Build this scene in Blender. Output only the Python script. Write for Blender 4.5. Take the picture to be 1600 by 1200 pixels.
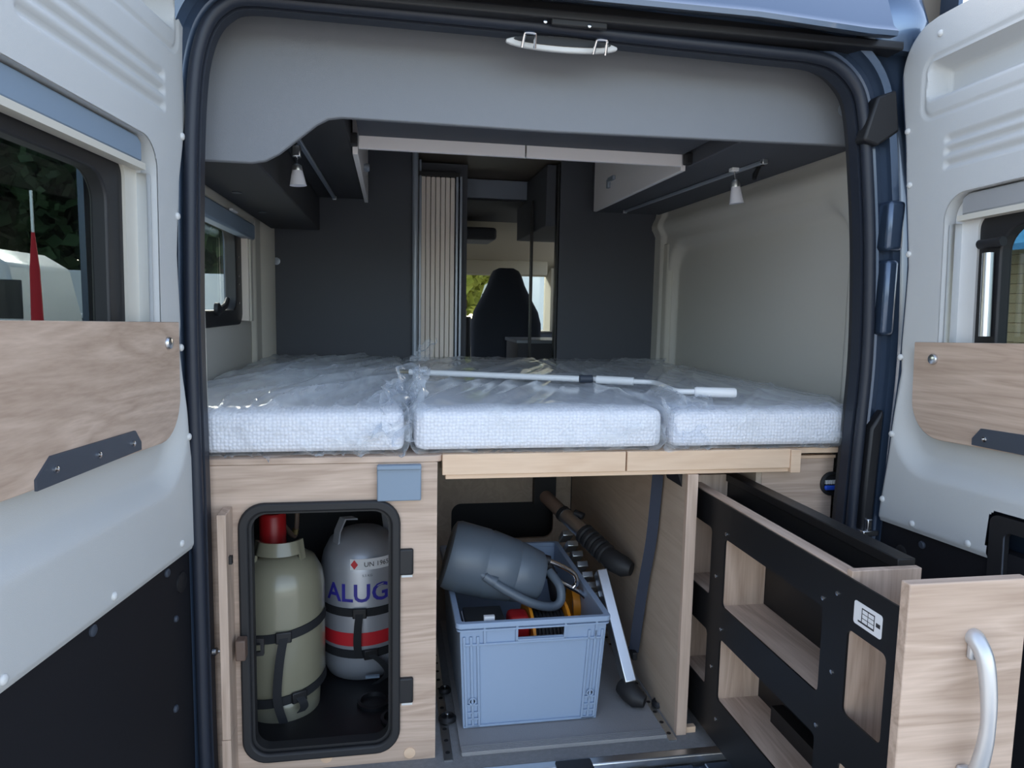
import bpy, bmesh, math, random
from mathutils import Vector, Matrix, noise
random.seed(7)
sc = bpy.context.scene
COL = sc.collection
for o in list(bpy.data.objects): bpy.data.objects.remove(o)

# ------------------------------------------------------------------ camera
F = 1100.0
def _n(v): v = Vector(v); return v / v.length
XD = _n((7168-800, 605-600, F))
_y = Vector((610-800, 479-600, F)); YD = _n(_y - XD*_y.dot(XD))
ZD = XD.cross(YD)
if ZD.y > 0: ZD = -ZD
CAM = Vector((-0.3799, -1.5921, 1.0978))
def wray(px, py):
    r = Vector((px-800, py-600, F)); return Vector((XD.dot(r), YD.dot(r), ZD.dot(r)))
def at(px, py, x=None, y=None, z=None):
    d = wray(px, py)
    for i, v in enumerate((x, y, z)):
        if v is not None: return CAM + d*((v-CAM[i])/d[i])
def plane_at(px, py, O, nrm):
    d = wray(px, py); return CAM + d*((O-CAM).dot(nrm)/d.dot(nrm))
cd = bpy.data.cameras.new('camera'); cam = bpy.data.objects.new('camera', cd); COL.objects.link(cam)
cx = Vector((XD.x, YD.x, ZD.x)); cyd = Vector((XD.y, YD.y, ZD.y)); cz = Vector((XD.z, YD.z, ZD.z))
mw = Matrix.Identity(4)
for i in range(3):
    mw[i][0] = cx[i]; mw[i][1] = -cyd[i]; mw[i][2] = -cz[i]; mw[i][3] = CAM[i]
cam.matrix_world = mw
cd.sensor_width = 36; cd.lens = 36*F/1600; cd.clip_start = .02; cd.clip_end = 300
sc.camera = cam

# ------------------------------------------------------------------ world, sun, exposure
w = bpy.data.worlds.new('sky'); sc.world = w; w.use_nodes = True
nt = w.node_tree; bg = nt.nodes['Background']
sky = nt.nodes.new('ShaderNodeTexSky'); sky.sky_type = 'NISHITA'; sky.sun_disc = False
sky.sun_elevation = math.radians(27); sky.sun_rotation = math.radians(-9); sky.air_density = 1.0; sky.dust_density = 2.5; sky.ozone_density = 1.0
bw = nt.nodes.new('ShaderNodeRGBToBW'); hz = nt.nodes.new('ShaderNodeMix'); hz.data_type = 'RGBA'; hz.inputs[0].default_value = .36   # thin high cloud
nt.links.new(sky.outputs[0], bw.inputs[0]); nt.links.new(sky.outputs[0], hz.inputs[6]); nt.links.new(bw.outputs[0], hz.inputs[7])
nt.links.new(hz.outputs[2], bg.inputs[0]); bg.inputs[1].default_value = 0.42
sl = bpy.data.lights.new('sun', 'SUN'); sl.energy = 6.5; sl.angle = math.radians(.6); sl.color = (1, .93, .82)
so = bpy.data.objects.new('sun', sl); COL.objects.link(so)
so.rotation_euler = Vector((.13, -.85, -.41)).to_track_quat('-Z', 'Y').to_euler(); so.location = (0, 6, 8)
sc.view_settings.view_transform = 'Standard'; sc.view_settings.look = 'None'
sc.view_settings.gamma = 1; sc.view_settings.use_curve_mapping = False
sc.view_settings.exposure = 0.85

# ------------------------------------------------------------------ materials
def newmat(name):
    m = bpy.data.materials.new(name); m.use_nodes = True
    return m, m.node_tree, m.node_tree.nodes['Principled BSDF']
def N(t, typ, **k):
    n = t.nodes.new(typ)
    for a, b in k.items(): setattr(n, a, b)
    return n
def mat(name, col, rough=.5, metal=0, bump=0, bscale=400, var=0, vscale=8, spec=.5, coat=0):
    m, t, p = newmat(name)
    p.inputs['Base Color'].default_value = (*col, 1); p.inputs['Roughness'].default_value = rough
    p.inputs['Metallic'].default_value = metal; p.inputs['Specular IOR Level'].default_value = spec
    p.inputs['Coat Weight'].default_value = coat
    tc = N(t, 'ShaderNodeTexCoord')
    if bump:
        no = N(t, 'ShaderNodeTexNoise'); no.inputs['Scale'].default_value = bscale; no.inputs['Detail'].default_value = 2
        b = N(t, 'ShaderNodeBump'); b.inputs['Strength'].default_value = bump; b.inputs['Distance'].default_value = .002
        t.links.new(tc.outputs['Object'], no.inputs['Vector']); t.links.new(no.outputs[0], b.inputs['Height']); t.links.new(b.outputs[0], p.inputs['Normal'])
    if var:
        no = N(t, 'ShaderNodeTexNoise'); no.inputs['Scale'].default_value = vscale; no.inputs['Detail'].default_value = 4
        mx = N(t, 'ShaderNodeMix', data_type='RGBA')
        mx.inputs[6].default_value = (*[c*(1-var) for c in col], 1); mx.inputs[7].default_value = (*[min(1, c*(1+var)) for c in col], 1)
        t.links.new(tc.outputs['Object'], no.inputs['Vector']); t.links.new(no.outputs[0], mx.inputs[0]); t.links.new(mx.outputs[2], p.inputs['Base Color'])
    return m
def wood(name, axis, c1=(.68,.52,.415), c2=(.375,.262,.192), seed=0.):
    m, t, p = newmat(name)
    tc = N(t, 'ShaderNodeTexCoord'); mp = N(t, 'ShaderNodeMapping')
    s = [9., 9., 9.]; s['xyz'.index(axis)] = .9; mp.inputs['Scale'].default_value = s; mp.inputs['Location'].default_value = (seed, seed*2, seed*.7)
    n1 = N(t, 'ShaderNodeTexNoise'); n1.inputs['Scale'].default_value = 1.3; n1.inputs['Detail'].default_value = 3; n1.inputs['Distortion'].default_value = 1.2
    s2 = [130.]*3; s2['xyz'.index(axis)] = 5.; mp2 = N(t, 'ShaderNodeMapping'); mp2.inputs['Scale'].default_value = s2
    n2 = N(t, 'ShaderNodeTexNoise'); n2.inputs['Scale'].default_value = 1.6; n2.inputs['Detail'].default_value = 3
    for a, b in ((mp, n1), (mp2, n2)):
        t.links.new(tc.outputs['Object'], a.inputs[0]); t.links.new(a.outputs[0], b.inputs['Vector'])
    # cathedral bands
    mul = N(t, 'ShaderNodeMath', operation='MULTIPLY'); mul.inputs[1].default_value = 9
    fr = N(t, 'ShaderNodeMath', operation='PINGPONG'); fr.inputs[1].default_value = 1
    t.links.new(n1.outputs[0], mul.inputs[0]); t.links.new(mul.outputs[0], fr.inputs[0])
    ad = N(t, 'ShaderNodeMath', operation='MULTIPLY_ADD'); ad.inputs[1].default_value = .45
    t.links.new(fr.outputs[0], ad.inputs[0])
    m2 = N(t, 'ShaderNodeMath', operation='MULTIPLY'); m2.inputs[1].default_value = .62
    t.links.new(n2.outputs[0], m2.inputs[0]); t.links.new(m2.outputs[0], ad.inputs[2])
    mx = N(t, 'ShaderNodeMix', data_type='RGBA'); mx.inputs[6].default_value = (*c1, 1); mx.inputs[7].default_value = (*c2, 1)
    t.links.new(ad.outputs[0], mx.inputs[0]); t.links.new(mx.outputs[2], p.inputs['Base Color'])
    p.inputs['Roughness'].default_value = .5
    b = N(t, 'ShaderNodeBump'); b.inputs['Strength'].default_value = .12; b.inputs['Distance'].default_value = .001
    t.links.new(n2.outputs[0], b.inputs['Height']); t.links.new(b.outputs[0], p.inputs['Normal'])
    return m
def glassmat(name, tint, gl=.08, rough=.03):
    m, t, p = newmat(name); out = t.nodes['Material Output']
    tr = N(t, 'ShaderNodeBsdfTransparent'); tr.inputs[0].default_value = (*tint, 1)
    g = N(t, 'ShaderNodeBsdfGlossy'); g.inputs['Roughness'].default_value = rough; g.inputs[0].default_value = (1, 1, 1, 1)
    lw = N(t, 'ShaderNodeLayerWeight'); lw.inputs[0].default_value = .5
    pw = N(t, 'ShaderNodeMath', operation='POWER'); pw.inputs[1].default_value = 4; t.links.new(lw.outputs['Facing'], pw.inputs[0])
    ma = N(t, 'ShaderNodeMath', operation='MULTIPLY_ADD'); ma.inputs[1].default_value = .8; ma.inputs[2].default_value = gl*.4; t.links.new(pw.outputs[0], ma.inputs[0])
    mx = N(t, 'ShaderNodeMixShader'); t.links.new(ma.outputs[0], mx.inputs[0]); t.links.new(tr.outputs[0], mx.inputs[1]); t.links.new(g.outputs[0], mx.inputs[2])
    t.links.new(mx.outputs[0], out.inputs[0]); return m
def filmmat(name):
    m, t, p = newmat(name); out = t.nodes['Material Output']
    p.inputs['Base Color'].default_value = (.80, .84, .88, 1); p.inputs['Roughness'].default_value = .12; p.inputs['Specular IOR Level'].default_value = .9
    tr = N(t, 'ShaderNodeBsdfTransparent'); tr.inputs[0].default_value = (.97, .98, 1, 1)
    tc = N(t, 'ShaderNodeTexCoord'); mp = N(t, 'ShaderNodeMapping'); mp.inputs['Scale'].default_value = (6, 1.6, 7); mp.inputs['Rotation'].default_value = (.3, .5, .35)
    no = N(t, 'ShaderNodeTexNoise'); no.inputs['Scale'].default_value = 1.6; no.inputs['Detail'].default_value = 4; no.inputs['Distortion'].default_value = .8
    t.links.new(tc.outputs['Object'], mp.inputs[0]); t.links.new(mp.outputs[0], no.inputs['Vector'])
    rp = N(t, 'ShaderNodeMapRange'); rp.inputs[1].default_value = .50; rp.inputs[2].default_value = .70; rp.inputs[3].default_value = .07; rp.inputs[4].default_value = .42
    t.links.new(no.outputs[0], rp.inputs[0])
    lw = N(t, 'ShaderNodeLayerWeight'); lw.inputs[0].default_value = .5
    pw = N(t, 'ShaderNodeMath', operation='POWER'); pw.inputs[1].default_value = 2.5; t.links.new(lw.outputs['Facing'], pw.inputs[0])
    pm = N(t, 'ShaderNodeMath', operation='MULTIPLY'); pm.inputs[1].default_value = .75; t.links.new(pw.outputs[0], pm.inputs[0])
    ad = N(t, 'ShaderNodeMath', operation='ADD', use_clamp=True); t.links.new(rp.outputs[0], ad.inputs[0]); t.links.new(pm.outputs[0], ad.inputs[1])
    b = N(t, 'ShaderNodeBump'); b.inputs['Strength'].default_value = .3; b.inputs['Distance'].default_value = .01
    t.links.new(no.outputs[0], b.inputs['Height']); t.links.new(b.outputs[0], p.inputs['Normal'])
    mx = N(t, 'ShaderNodeMixShader'); t.links.new(ad.outputs[0], mx.inputs[0]); t.links.new(tr.outputs[0], mx.inputs[1]); t.links.new(p.outputs[0], mx.inputs[2])
    t.links.new(mx.outputs[0], out.inputs[0]); return m
def knit(name):
    m, t, p = newmat(name); p.inputs['Base Color'].default_value = (.90, .89, .90, 1); p.inputs['Roughness'].default_value = .85
    tc = N(t, 'ShaderNodeTexCoord'); v = N(t, 'ShaderNodeTexVoronoi'); v.inputs['Scale'].default_value = 115
    t.links.new(tc.outputs['Object'], v.inputs['Vector'])
    mx = N(t, 'ShaderNodeMix', data_type='RGBA'); mx.inputs[6].default_value = (.95, .94, .95, 1); mx.inputs[7].default_value = (.66, .66, .70, 1); t.links.new(v.outputs['Distance'], mx.inputs[0]); t.links.new(mx.outputs[2], p.inputs['Base Color'])
    v.inputs['Randomness'].default_value = .35
    b = N(t, 'ShaderNodeBump'); b.inputs['Strength'].default_value = 1; b.inputs['Distance'].default_value = .003; b.invert = True
    t.links.new(v.outputs['Distance'], b.inputs['Height']); t.links.new(b.outputs[0], p.inputs['Normal'])
    return m
def stripes(name, c1, c2, axis, freq, duty=.12, rough=.7):
    m, t, p = newmat(name); tc = N(t, 'ShaderNodeTexCoord'); sp = N(t, 'ShaderNodeSeparateXYZ'); t.links.new(tc.outputs['Object'], sp.inputs[0])
    mu = N(t, 'ShaderNodeMath', operation='MULTIPLY'); mu.inputs[1].default_value = freq; t.links.new(sp.outputs['XYZ'.index(axis.upper())], mu.inputs[0])
    fr = N(t, 'ShaderNodeMath', operation='FRACT'); t.links.new(mu.outputs[0], fr.inputs[0])
    lt = N(t, 'ShaderNodeMath', operation='LESS_THAN'); lt.inputs[1].default_value = duty; t.links.new(fr.outputs[0], lt.inputs[0])
    mx = N(t, 'ShaderNodeMix', data_type='RGBA'); mx.inputs[6].default_value = (*c1, 1); mx.inputs[7].default_value = (*c2, 1)
    t.links.new(lt.outputs[0], mx.inputs[0]); t.links.new(mx.outputs[2], p.inputs['Base Color']); p.inputs['Roughness'].default_value = rough
    return m
M = dict(
 liner=mat('liner_plastic', (.55,.555,.55), .55, bump=.25, bscale=900),
 liner_cap=mat('liner_cap_plastic', (.66,.66,.65), .4),
 wall=mat('wall_laminate', (.60,.575,.52), .6, bump=.15, bscale=700),
 walltrim=mat('wall_trim_plastic', (.60,.57,.50), .5),
 wood_x=wood('oak_laminate_x', 'x'), wood_y=wood('oak_laminate_y', 'y', seed=3.1), wood_z=wood('oak_laminate_z', 'z', seed=5.),
 wood_pale=wood('pale_ash_x', 'x', (.80,.59,.42), (.66,.45,.30), 1.7),
 wood_in=wood('shaded_oak_y', 'y', (.52,.42,.33), (.40,.31,.235), 8.),  # oak with the garage's shade mixed into its colour
 paint=mat('blue_grey_paint', (.055,.085,.14), .28, .55, coat=.6),
 roofpaint=mat('roof_paint_sky_sheen', (.11,.16,.24), .25, .6, coat=.8),  # body paint lightened, the sky's reflection is put into the colour
 seal=mat('rubber_seal', (.018,.023,.036), .45, spec=.45),
 black=mat('black_plastic', (.012,.012,.014), .5),
 blacksteel=mat('black_coated_steel', (.008,.008,.009), .42, bump=.1, bscale=1200, spec=.4),
 doorblack=mat('black_door_inner', (.010,.010,.013), .6, bump=.1, bscale=600, spec=.3),
 bracket=mat('anthracite_bracket', (.045,.055,.075), .5),
 fabric=mat('grey_valance_laminate', (.215,.225,.245), .75, bump=.25, bscale=800),
 dark=mat('dark_grey_laminate', (.075,.080,.095), .75, bump=.25, bscale=800),
 darkfelt=mat('charcoal_underside', (.032,.033,.038), .85),
 white=mat('white_gloss_front', (.90,.86,.86), .3),
 whitep=mat('white_plastic', (.80,.80,.80), .4),
 frost=mat('frosted_glass_shade', (.80,.80,.88), .4),
 alu=mat('brushed_aluminium', (.70,.72,.74), .32, 1, bump=.05),
 steel=mat('zinc_steel', (.65,.66,.68), .25, 1),
 chrome=mat('chrome', (.80,.80,.82), .08, 1),
 silver=mat('satin_silver_handle', (.60,.61,.63), .35, .6),
 crate=mat('blue_grey_crate_plastic', (.30,.385,.52), .42, spec=.4),
 can=mat('slate_watering_can_plastic', (.10,.125,.155), .38),
 carpet=mat('grey_carpet', (.22,.22,.225), .95, bump=.8, bscale=500, var=.2, vscale=90),
 mat_=mat('ribbed_mat', (.27,.265,.27), .9, bump=.6, bscale=300),
 bottle=mat('khaki_grey_bottle_paint', (.245,.23,.165), .3, coat=.3, var=.06, vscale=14),
 alub=mat('dull_aluminium_bottle', (.47,.49,.54), .42, .55, var=.1, vscale=12),
 red=mat('red_band_paint', (.55,.02,.03), .45), redcap=mat('red_plastic', (.36,.010,.013), .4),
 blue=mat('blue_lettering', (.035,.03,.30), .5), ink=mat('black_ink', (.03,.03,.035), .6),
 label=mat('white_label', (.75,.75,.77), .5),
 strap=mat('black_webbing', (.012,.013,.016), .8, bump=.4, bscale=900),
 strapblue=mat('navy_webbing', (.03,.037,.06), .8, bump=.4, bscale=900),
 brown=mat('brown_plastic', (.13,.085,.065), .5), orange=mat('orange_plastic', (.75,.27,.015), .45),
 rubber=mat('black_rubber', (.014,.014,.016), .6), brass=mat('brass', (.55,.42,.2), .3, 1),
 blueplastic=mat('blue_plastic', (.02,.08,.5), .4),
 ceilbrown=mat('brown_ceiling_board', (.14,.115,.09), .6), cabbeige=mat('beige_headliner', (.36,.33,.26), .8),
 palepanel=mat('pale_blue_grey_panel', (.25,.29,.36), .5), seat=mat('blue_grey_seat_fabric', (.05,.06,.085), .9, bump=.5, bscale=500),
 tambour=mat('cream_tambour', (.86,.77,.69), .5), pole=mat('grey_pole', (.32,.36,.42), .35, .3),
 bracketblue=mat('blue_grey_bracket_plate', (.215,.28,.36), .45),
 glass=glassmat('tinted_acrylic', (.42,.46,.46)), clear=glassmat('clear_glass', (.86,.90,.88)), film=filmmat('clear_wrapping_film'), knit=knit('white_knit_cover'),
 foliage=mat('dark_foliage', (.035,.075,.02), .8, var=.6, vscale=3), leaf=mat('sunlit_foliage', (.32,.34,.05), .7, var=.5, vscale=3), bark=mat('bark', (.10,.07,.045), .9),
 caravan=mat('white_caravan_shell', (.80,.80,.78), .4), darkglass=mat('dark_window', (.02,.025,.03), .1),
 asphalt=mat('asphalt', (.36,.345,.32), .95, bump=.5, bscale=60, var=.2, vscale=2), parasol=mat('red_cloth', (.6,.02,.03), .8),
 siding=mat('ochre_siding', (.78,.60,.34), .7, var=.12, vscale=3), cyan=mat('cyan_awning', (.02,.30,.65), .6), mesh_=mat('black_mesh_frame', (.02,.02,.02), .7),
)

# ------------------------------------------------------------------ mesh helpers
class MB:
    def __init__(s): s.v = []; s.f = []
    def add(s, vs, fs):
        k = len(s.v); s.v += [Vector(v) for v in vs]; s.f += [tuple(i+k for i in f) for f in fs]; return s
    def box(s, x0, x1, y0, y1, z0, z1):
        vs = [(x, y, z) for x in (x0, x1) for y in (y0, y1) for z in (z0, z1)]
        return s.add(vs, [(0,1,3,2), (4,6,7,5), (0,4,5,1), (2,3,7,6), (0,2,6,4), (1,5,7,3)])
    def obox(s, c, ax, ay, az, hx, hy, hz):
        c = Vector(c); vs = [c + ax*(hx*i) + ay*(hy*j) + az*(hz*k) for i in (-1,1) for j in (-1,1) for k in (-1,1)]
        return s.add(vs, [(0,1,3,2), (4,6,7,5), (0,4,5,1), (2,3,7,6), (0,2,6,4), (1,5,7,3)])
    def prism(s, pts, vec):
        n = len(pts); vec = Vector(vec); a = [Vector(p) for p in pts]
        return s.add(a + [p+vec for p in a], [tuple(range(n))[::-1], tuple(range(n, 2*n))] + [(i, (i+1) % n, (i+1) % n+n, i+n) for i in range(n)])
    def tube(s, path, r, n=12, cap=True, flat=1.0, up=None):
        path = [Vector(p) for p in path]; rs = r if isinstance(r, (list, tuple)) else [r]*len(path)
        k0 = len(s.v); prev = None
        for i, p in enumerate(path):
            t = (path[min(i+1, len(path)-1)] - path[max(i-1, 0)]).normalized()
            if prev is None:
                a = Vector(up) if up else (Vector((0,0,1)) if abs(t.z) < .9 else Vector((1,0,0)))
            else: a = prev
            a = (a - t*a.dot(t)).normalized(); prev = a; b = t.cross(a)
            for j in range(n):
                th = 2*math.pi*j/n; s.v.append(p + a*(rs[i]*math.cos(th)*flat) + b*(rs[i]*math.sin(th)))
        for i in range(len(path)-1):
            for j in range(n): s.f.append((k0+i*n+j, k0+i*n+(j+1) % n, k0+(i+1)*n+(j+1) % n, k0+(i+1)*n+j))
        if cap: s.f.append(tuple(k0+j for j in range(n))[::-1]); s.f.append(tuple(k0+(len(path)-1)*n+j for j in range(n)))
        return s
    def ribbon(s, path, wdir, w, t=.002):
        path = [Vector(p) for p in path]; k0 = len(s.v); wd = Vector(wdir).normalized()
        for i, p in enumerate(path):
            tg = (path[min(i+1, len(path)-1)] - path[max(i-1, 0)]).normalized(); nn = tg.cross(wd).normalized()
            for a, b in ((-1,-1), (1,-1), (1,1), (-1,1)): s.v.append(p + wd*(w/2*a) + nn*(t/2*b))
        for i in range(len(path)-1):
            for j in range(4): s.f.append((k0+i*4+j, k0+i*4+(j+1) % 4, k0+i*4+4+(j+1) % 4, k0+i*4+4+j))
        s.f.append((k0+3, k0+2, k0+1, k0)); k = k0+4*(len(path)-1); s.f.append((k, k+1, k+2, k+3)); return s
    def lathe(s, prof, c, axis=(0,0,1), n=32, side=None):
        c = Vector(c); az = Vector(axis).normalized(); a = Vector((1,0,0)) if abs(az.x) < .8 else Vector((0,1,0))
        a = (a - az*a.dot(az)).normalized(); b = az.cross(a); k0 = len(s.v)
        for r, h in prof:
            for j in range(n):
                th = 2*math.pi*j/n; s.v.append(c + az*h + a*(r*math.cos(th)) + b*(r*math.sin(th)))
        for i in range(len(prof)-1):
            for j in range(n): s.f.append((k0+i*n+j, k0+i*n+(j+1) % n, k0+(i+1)*n+(j+1) % n, k0+(i+1)*n+j))
        s.f.append(tuple(k0+j for j in range(n))[::-1]); s.f.append(tuple(k0+(len(prof)-1)*n+j for j in range(n))); return s
ORG = {}
def build(name, mb, m, parent=None, bevel=0, ang=35, origin=None):
    if parent is None:
        if origin is None:
            xs = [v.x for v in mb.v]; ys = [v.y for v in mb.v]; zs = [v.z for v in mb.v]
            origin = Vector(((min(xs)+max(xs))/2, (min(ys)+max(ys))/2, min(zs)))
        org = Vector(origin)
    else: org = ORG[parent.name]
    me = bpy.data.meshes.new(name); me.from_pydata([v-org for v in mb.v], [], mb.f)
    bm = bmesh.new(); bm.from_mesh(me); bmesh.ops.recalc_face_normals(bm, faces=bm.faces); bm.to_mesh(me); bm.free()
    me.materials.append(M[m] if isinstance(m, str) else m); me.shade_smooth(); me.set_sharp_from_angle(angle=math.radians(ang))
    o = bpy.data.objects.new(name, me); COL.objects.link(o)
    if parent is None: o.location = org
    else: o.parent = parent
    ORG[o.name] = org
    if bevel:
        b = o.modifiers.new('bevel', 'BEVEL'); b.width = bevel; b.segments = 2; b.limit_method = 'ANGLE'; b.angle_limit = math.radians(40)
    return o
def thing(name, label, cat, loc, group=None, kind=None):
    o = bpy.data.objects.new(name, None); COL.objects.link(o); o.location = loc; o.empty_display_size = .05; ORG[o.name] = Vector(loc)
    return tag(o, label, cat, group, kind)
def tag(o, label, cat, group=None, kind=None):
    o['label'] = label; o['category'] = cat
    if group: o['group'] = group
    if kind: o['kind'] = kind
    return o
def rrect(a0, a1, b0, b1, r, n=8):
    pts = []
    for (ca, cb, s) in ((a1-r, b1-r, 0), (a0+r, b1-r, 1), (a0+r, b0+r, 2), (a1-r, b0+r, 3)):
        for i in range(n+1):
            th = math.pi/2*(s + i/n); pts.append((ca + r*math.cos(th), cb + r*math.sin(th)))
    return pts
def plate(outer, holes, fn, depth, mb=None):
    """flat plate with holes; fn(a,b,d) -> world point; depth along d. Returns MB"""
    mb = mb or MB(); bm = bmesh.new(); loops = [outer] + list(holes); es = []
    for lp in loops:
        vs = [bm.verts.new((p[0], p[1], 0)) for p in lp]
        es += [bm.edges.new((vs[i], vs[(i+1) % len(vs)])) for i in range(len(vs))]
    bmesh.ops.triangle_fill(bm, edges=es, use_beauty=True, use_dissolve=False)
    bm.verts.index_update(); V = [v.co.copy() for v in bm.verts]; Fc = [[v.index for v in f.verts] for f in bm.faces]; bm.free()
    n = len(V); k = len(mb.v)
    mb.v += [Vector(fn(v.x, v.y, 0)) for v in V] + [Vector(fn(v.x, v.y, depth)) for v in V]
    for f in Fc: mb.f.append(tuple(k+i for i in f)); mb.f.append(tuple(k+n+i for i in reversed(f)))
    i0 = 0
    for lp in loops:
        L = len(lp)
        for i in range(L): a, b = i0+i, i0+(i+1) % L; mb.f.append((k+a, k+b, k+n+b, k+n+a))
        i0 += L
    return mb
def smooth_path(pts, n=6):
    pts = [Vector(p) for p in pts]; out = []
    for i in range(len(pts)-1):
        p0 = pts[max(i-1, 0)]; p1 = pts[i]; p2 = pts[i+1]; p3 = pts[min(i+2, len(pts)-1)]
        for j in range(n):
            t = j/n; out.append(.5*((2*p1) + (p2-p0)*t + (2*p0-5*p1+4*p2-p3)*t*t + (3*p1-p0-3*p2+p3)*t**3))
    return out + [pts[-1]]
def interp(tab, v):
    if v <= tab[0][0]: return tab[0][1]
    for (a, b), (c, d) in zip(tab, tab[1:]):
        if v <= c:
            t = (v-a)/(c-a); t = t*t*(3-2*t)*.35 + t*.65; return b + (d-b)*t
    return tab[-1][1]
def sstep(a, b, x):
    t = max(0, min(1, (x-a)/(b-a))); return t*t*(3-2*t)
def sd_rr(u, v, u0, u1, v0, v1, r):
    qx = abs(u-(u0+u1)/2) - (u1-u0)/2 + r; qy = abs(v-(v0+v1)/2) - (v1-v0)/2 + r
    return math.hypot(max(qx, 0), max(qy, 0)) + min(max(qx, qy), 0) - r
def XY(y): return lambda a, b, d: (a, y+d, b)      # plate in x,z growing along +y
def YZ(x): return lambda a, b, d: (x+d, a, b)      # plate in y,z growing along +x
def text_mesh(txt, size, bold=0):
    cu = bpy.data.curves.new('t', 'FONT'); cu.body = txt; cu.size = size; cu.offset = bold; cu.resolution_u = 3
    ob = bpy.data.objects.new('t', cu); COL.objects.link(ob); dg = bpy.context.evaluated_depsgraph_get(); dg.update()
    me = bpy.data.meshes.new_from_object(ob.evaluated_get(dg)); bpy.data.objects.remove(ob)
    V = [v.co.copy() for v in me.vertices]; Fc = [tuple(p.vertices) for p in me.polygons]; bpy.data.meshes.remove(me)
    return V, Fc

# ------------------------------------------------------------------ the two open rear doors
class DoorFrame:
    def __init__(s, O, vp, side):
        s.O = O; s.u = -wray(*vp).normalized(); Z = Vector((0,0,1)); s.v = (Z - s.u*Z.dot(s.u)).normalized(); s.n = s.u.cross(s.v)
        if s.n.x*side > 0: s.n = -s.n
    def fn(s, a, b, d=0): return s.O + s.u*a + s.v*(b-s.O.z) - s.n*d      # d: away from the liner's face, outwards
def cap_dome(D, u, v, r=.0075, h=.005, d=0, mb=None):
    return (mb or MB()).lathe([(r, -.002), (r, h*.35), (r*.75, h*.8), (r*.3, h)], D.fn(u, v, d), D.n, 14)
def make_door(name, label, D, side, edge, P, caps):
    T = thing(name, label, 'van door', D.fn(0, 0), kind='structure')
    VB, VT, UW = P['bot'], 1.765, .77
    ue = lambda v: interp(edge, v)
    w0, w1, wb, wt = P['win']          # window opening in the liner
    rec = P['rec']; slots = P['slots']; pk = P['pocket']; cell = .0045
    nu = int(UW/cell); nv = int((VT-VB)/cell); verts = []; keep = {}; sdv = []
    for j in range(nv+1):
        v = VB + (VT-VB)*j/nv; e = ue(v)
        # rounded free corner at the top
        if v > VT-.10: e = e + .10 - math.sqrt(max(0, .10**2-(v-(VT-.10))**2))
        for i in range(nu+1):
            u = e + (UW-e)*i/nu
            sd = sd_rr(u, v, w0, w1, wb, wt, .055); uu, vv = u, v
            if abs(sd) < cell*.75:
                ep = .001; gx = (sd_rr(u+ep, v, w0, w1, wb, wt, .055)-sd)/ep; gy = (sd_rr(u, v+ep, w0, w1, wb, wt, .055)-sd)/ep
                uu -= gx*sd; vv -= gy*sd; sd = 0
            sdv.append(sd)
            h = 0
            # lower recess that carries the board
            s1 = sd_rr(u, v, rec[0], 1.2, rec[1], 1.5, .12)
            f = sstep(0, -.055, s1)*sstep(rec[3], rec[2], v); h += .028*f
            # vent slots
            for sv in slots:
                dd = max(abs(v-sv)-.002, 0); du = max(P['slot_u']-u, u-(P['slot_u']+.42), 0)
                h += .007*sstep(.008, .001, math.hypot(dd, du))
            # pocket with lip
            s2 = sd_rr(u, v, pk[0], pk[0]+.5, pk[2], pk[3], .02); h += .05*sstep(.004, -.022, s2)
            s3 = sd_rr(u, v, pk[0]-.008, pk[0]+.508, pk[1], pk[3]+.008, .03); h += .004*sstep(.008, 0, abs(s3))
            # rolled edge
            h += .012*sstep(.014, 0, u-e) + .006*sstep(.012, 0, v-VB)
            if P.get('notch') and sd_rr(u, v, P['notch'], 1, -1, P['notch_v'], .02) < 0: sdv[-1] = -1
            verts.append(D.fn(uu, vv, h))
    mb = MB(); mb.v = verts
    for j in range(nv):
        for i in range(nu):
            q = (j*(nu+1)+i, j*(nu+1)+i+1, (j+1)*(nu+1)+i+1, (j+1)*(nu+1)+i)
            if max(sdv[k] for k in q) > 1e-6 and min(sdv[k] for k in q) > -.5: mb.f.append(q)
    ln = build('liner', mb, 'liner', T, ang=60)
    for (u, v) in caps: build('cap', cap_dome(D, u, v), 'liner_cap', ln)
    # painted shell: outer skin with the window cut out, and rim
    eo = [(ue(v)-.02, v) for v in [0.02 + 1.72*k/24 for k in range(25)]]
    outer = [(UW+.01, -.05), (ue(0)-.02, -.05)] + eo + [(.02, 1.785), (UW+.01, 1.785)]
    hole = rrect(w0+.06, w1-.06, wb+.03, wt-.05, .05)
    build('outer_skin', plate(outer, [hole], lambda a, b, d: D.fn(a, b, .075+d), .012), 'paint', T)
    # hinge-side painted rim between skin and liner
    rim = MB(); pts = [(ue(v), v) for v in [-.04 + 1.80*k/40 for k in range(41)]]
    for k, (a, b) in enumerate(pts):
        c = a + (.10 - math.sqrt(max(0, .10**2-max(0, b-1.665)**2)) if b > 1.665 else 0)
        rim.v += [D.fn(c-.004, b, .012), D.fn(c-.018, b, .03), D.fn(c-.018, b, .08), D.fn(c+.01, b, .08), D.fn(c+.01, b, .012)]
    for k in range(40):
        for i in range(5): rim.f.append((k*5+i, k*5+(i+1) % 5, k*5+5+(i+1) % 5, k*5+5+i))
    build('edge_rim', rim, 'paint', T)
    lowp = [(UW, -.04)] + [(ue(v)+.004, v) for v in [-.04 + (VB+.06)*k/10 for k in range(11)]] + [(UW, VB+.02)]
    low = build('lower_panel', plate(lowp, [], lambda a, b, d: D.fn(a, b, .016+d), .03), 'doorblack', T)
    for (u, v, r) in P['plugs']: build('plug', MB().lathe([(r, -.001), (r, .003), (r*.7, .005)], D.fn(u, v, .016), D.n, 20), 'bracket' if r < .012 else 'black', low)
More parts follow.
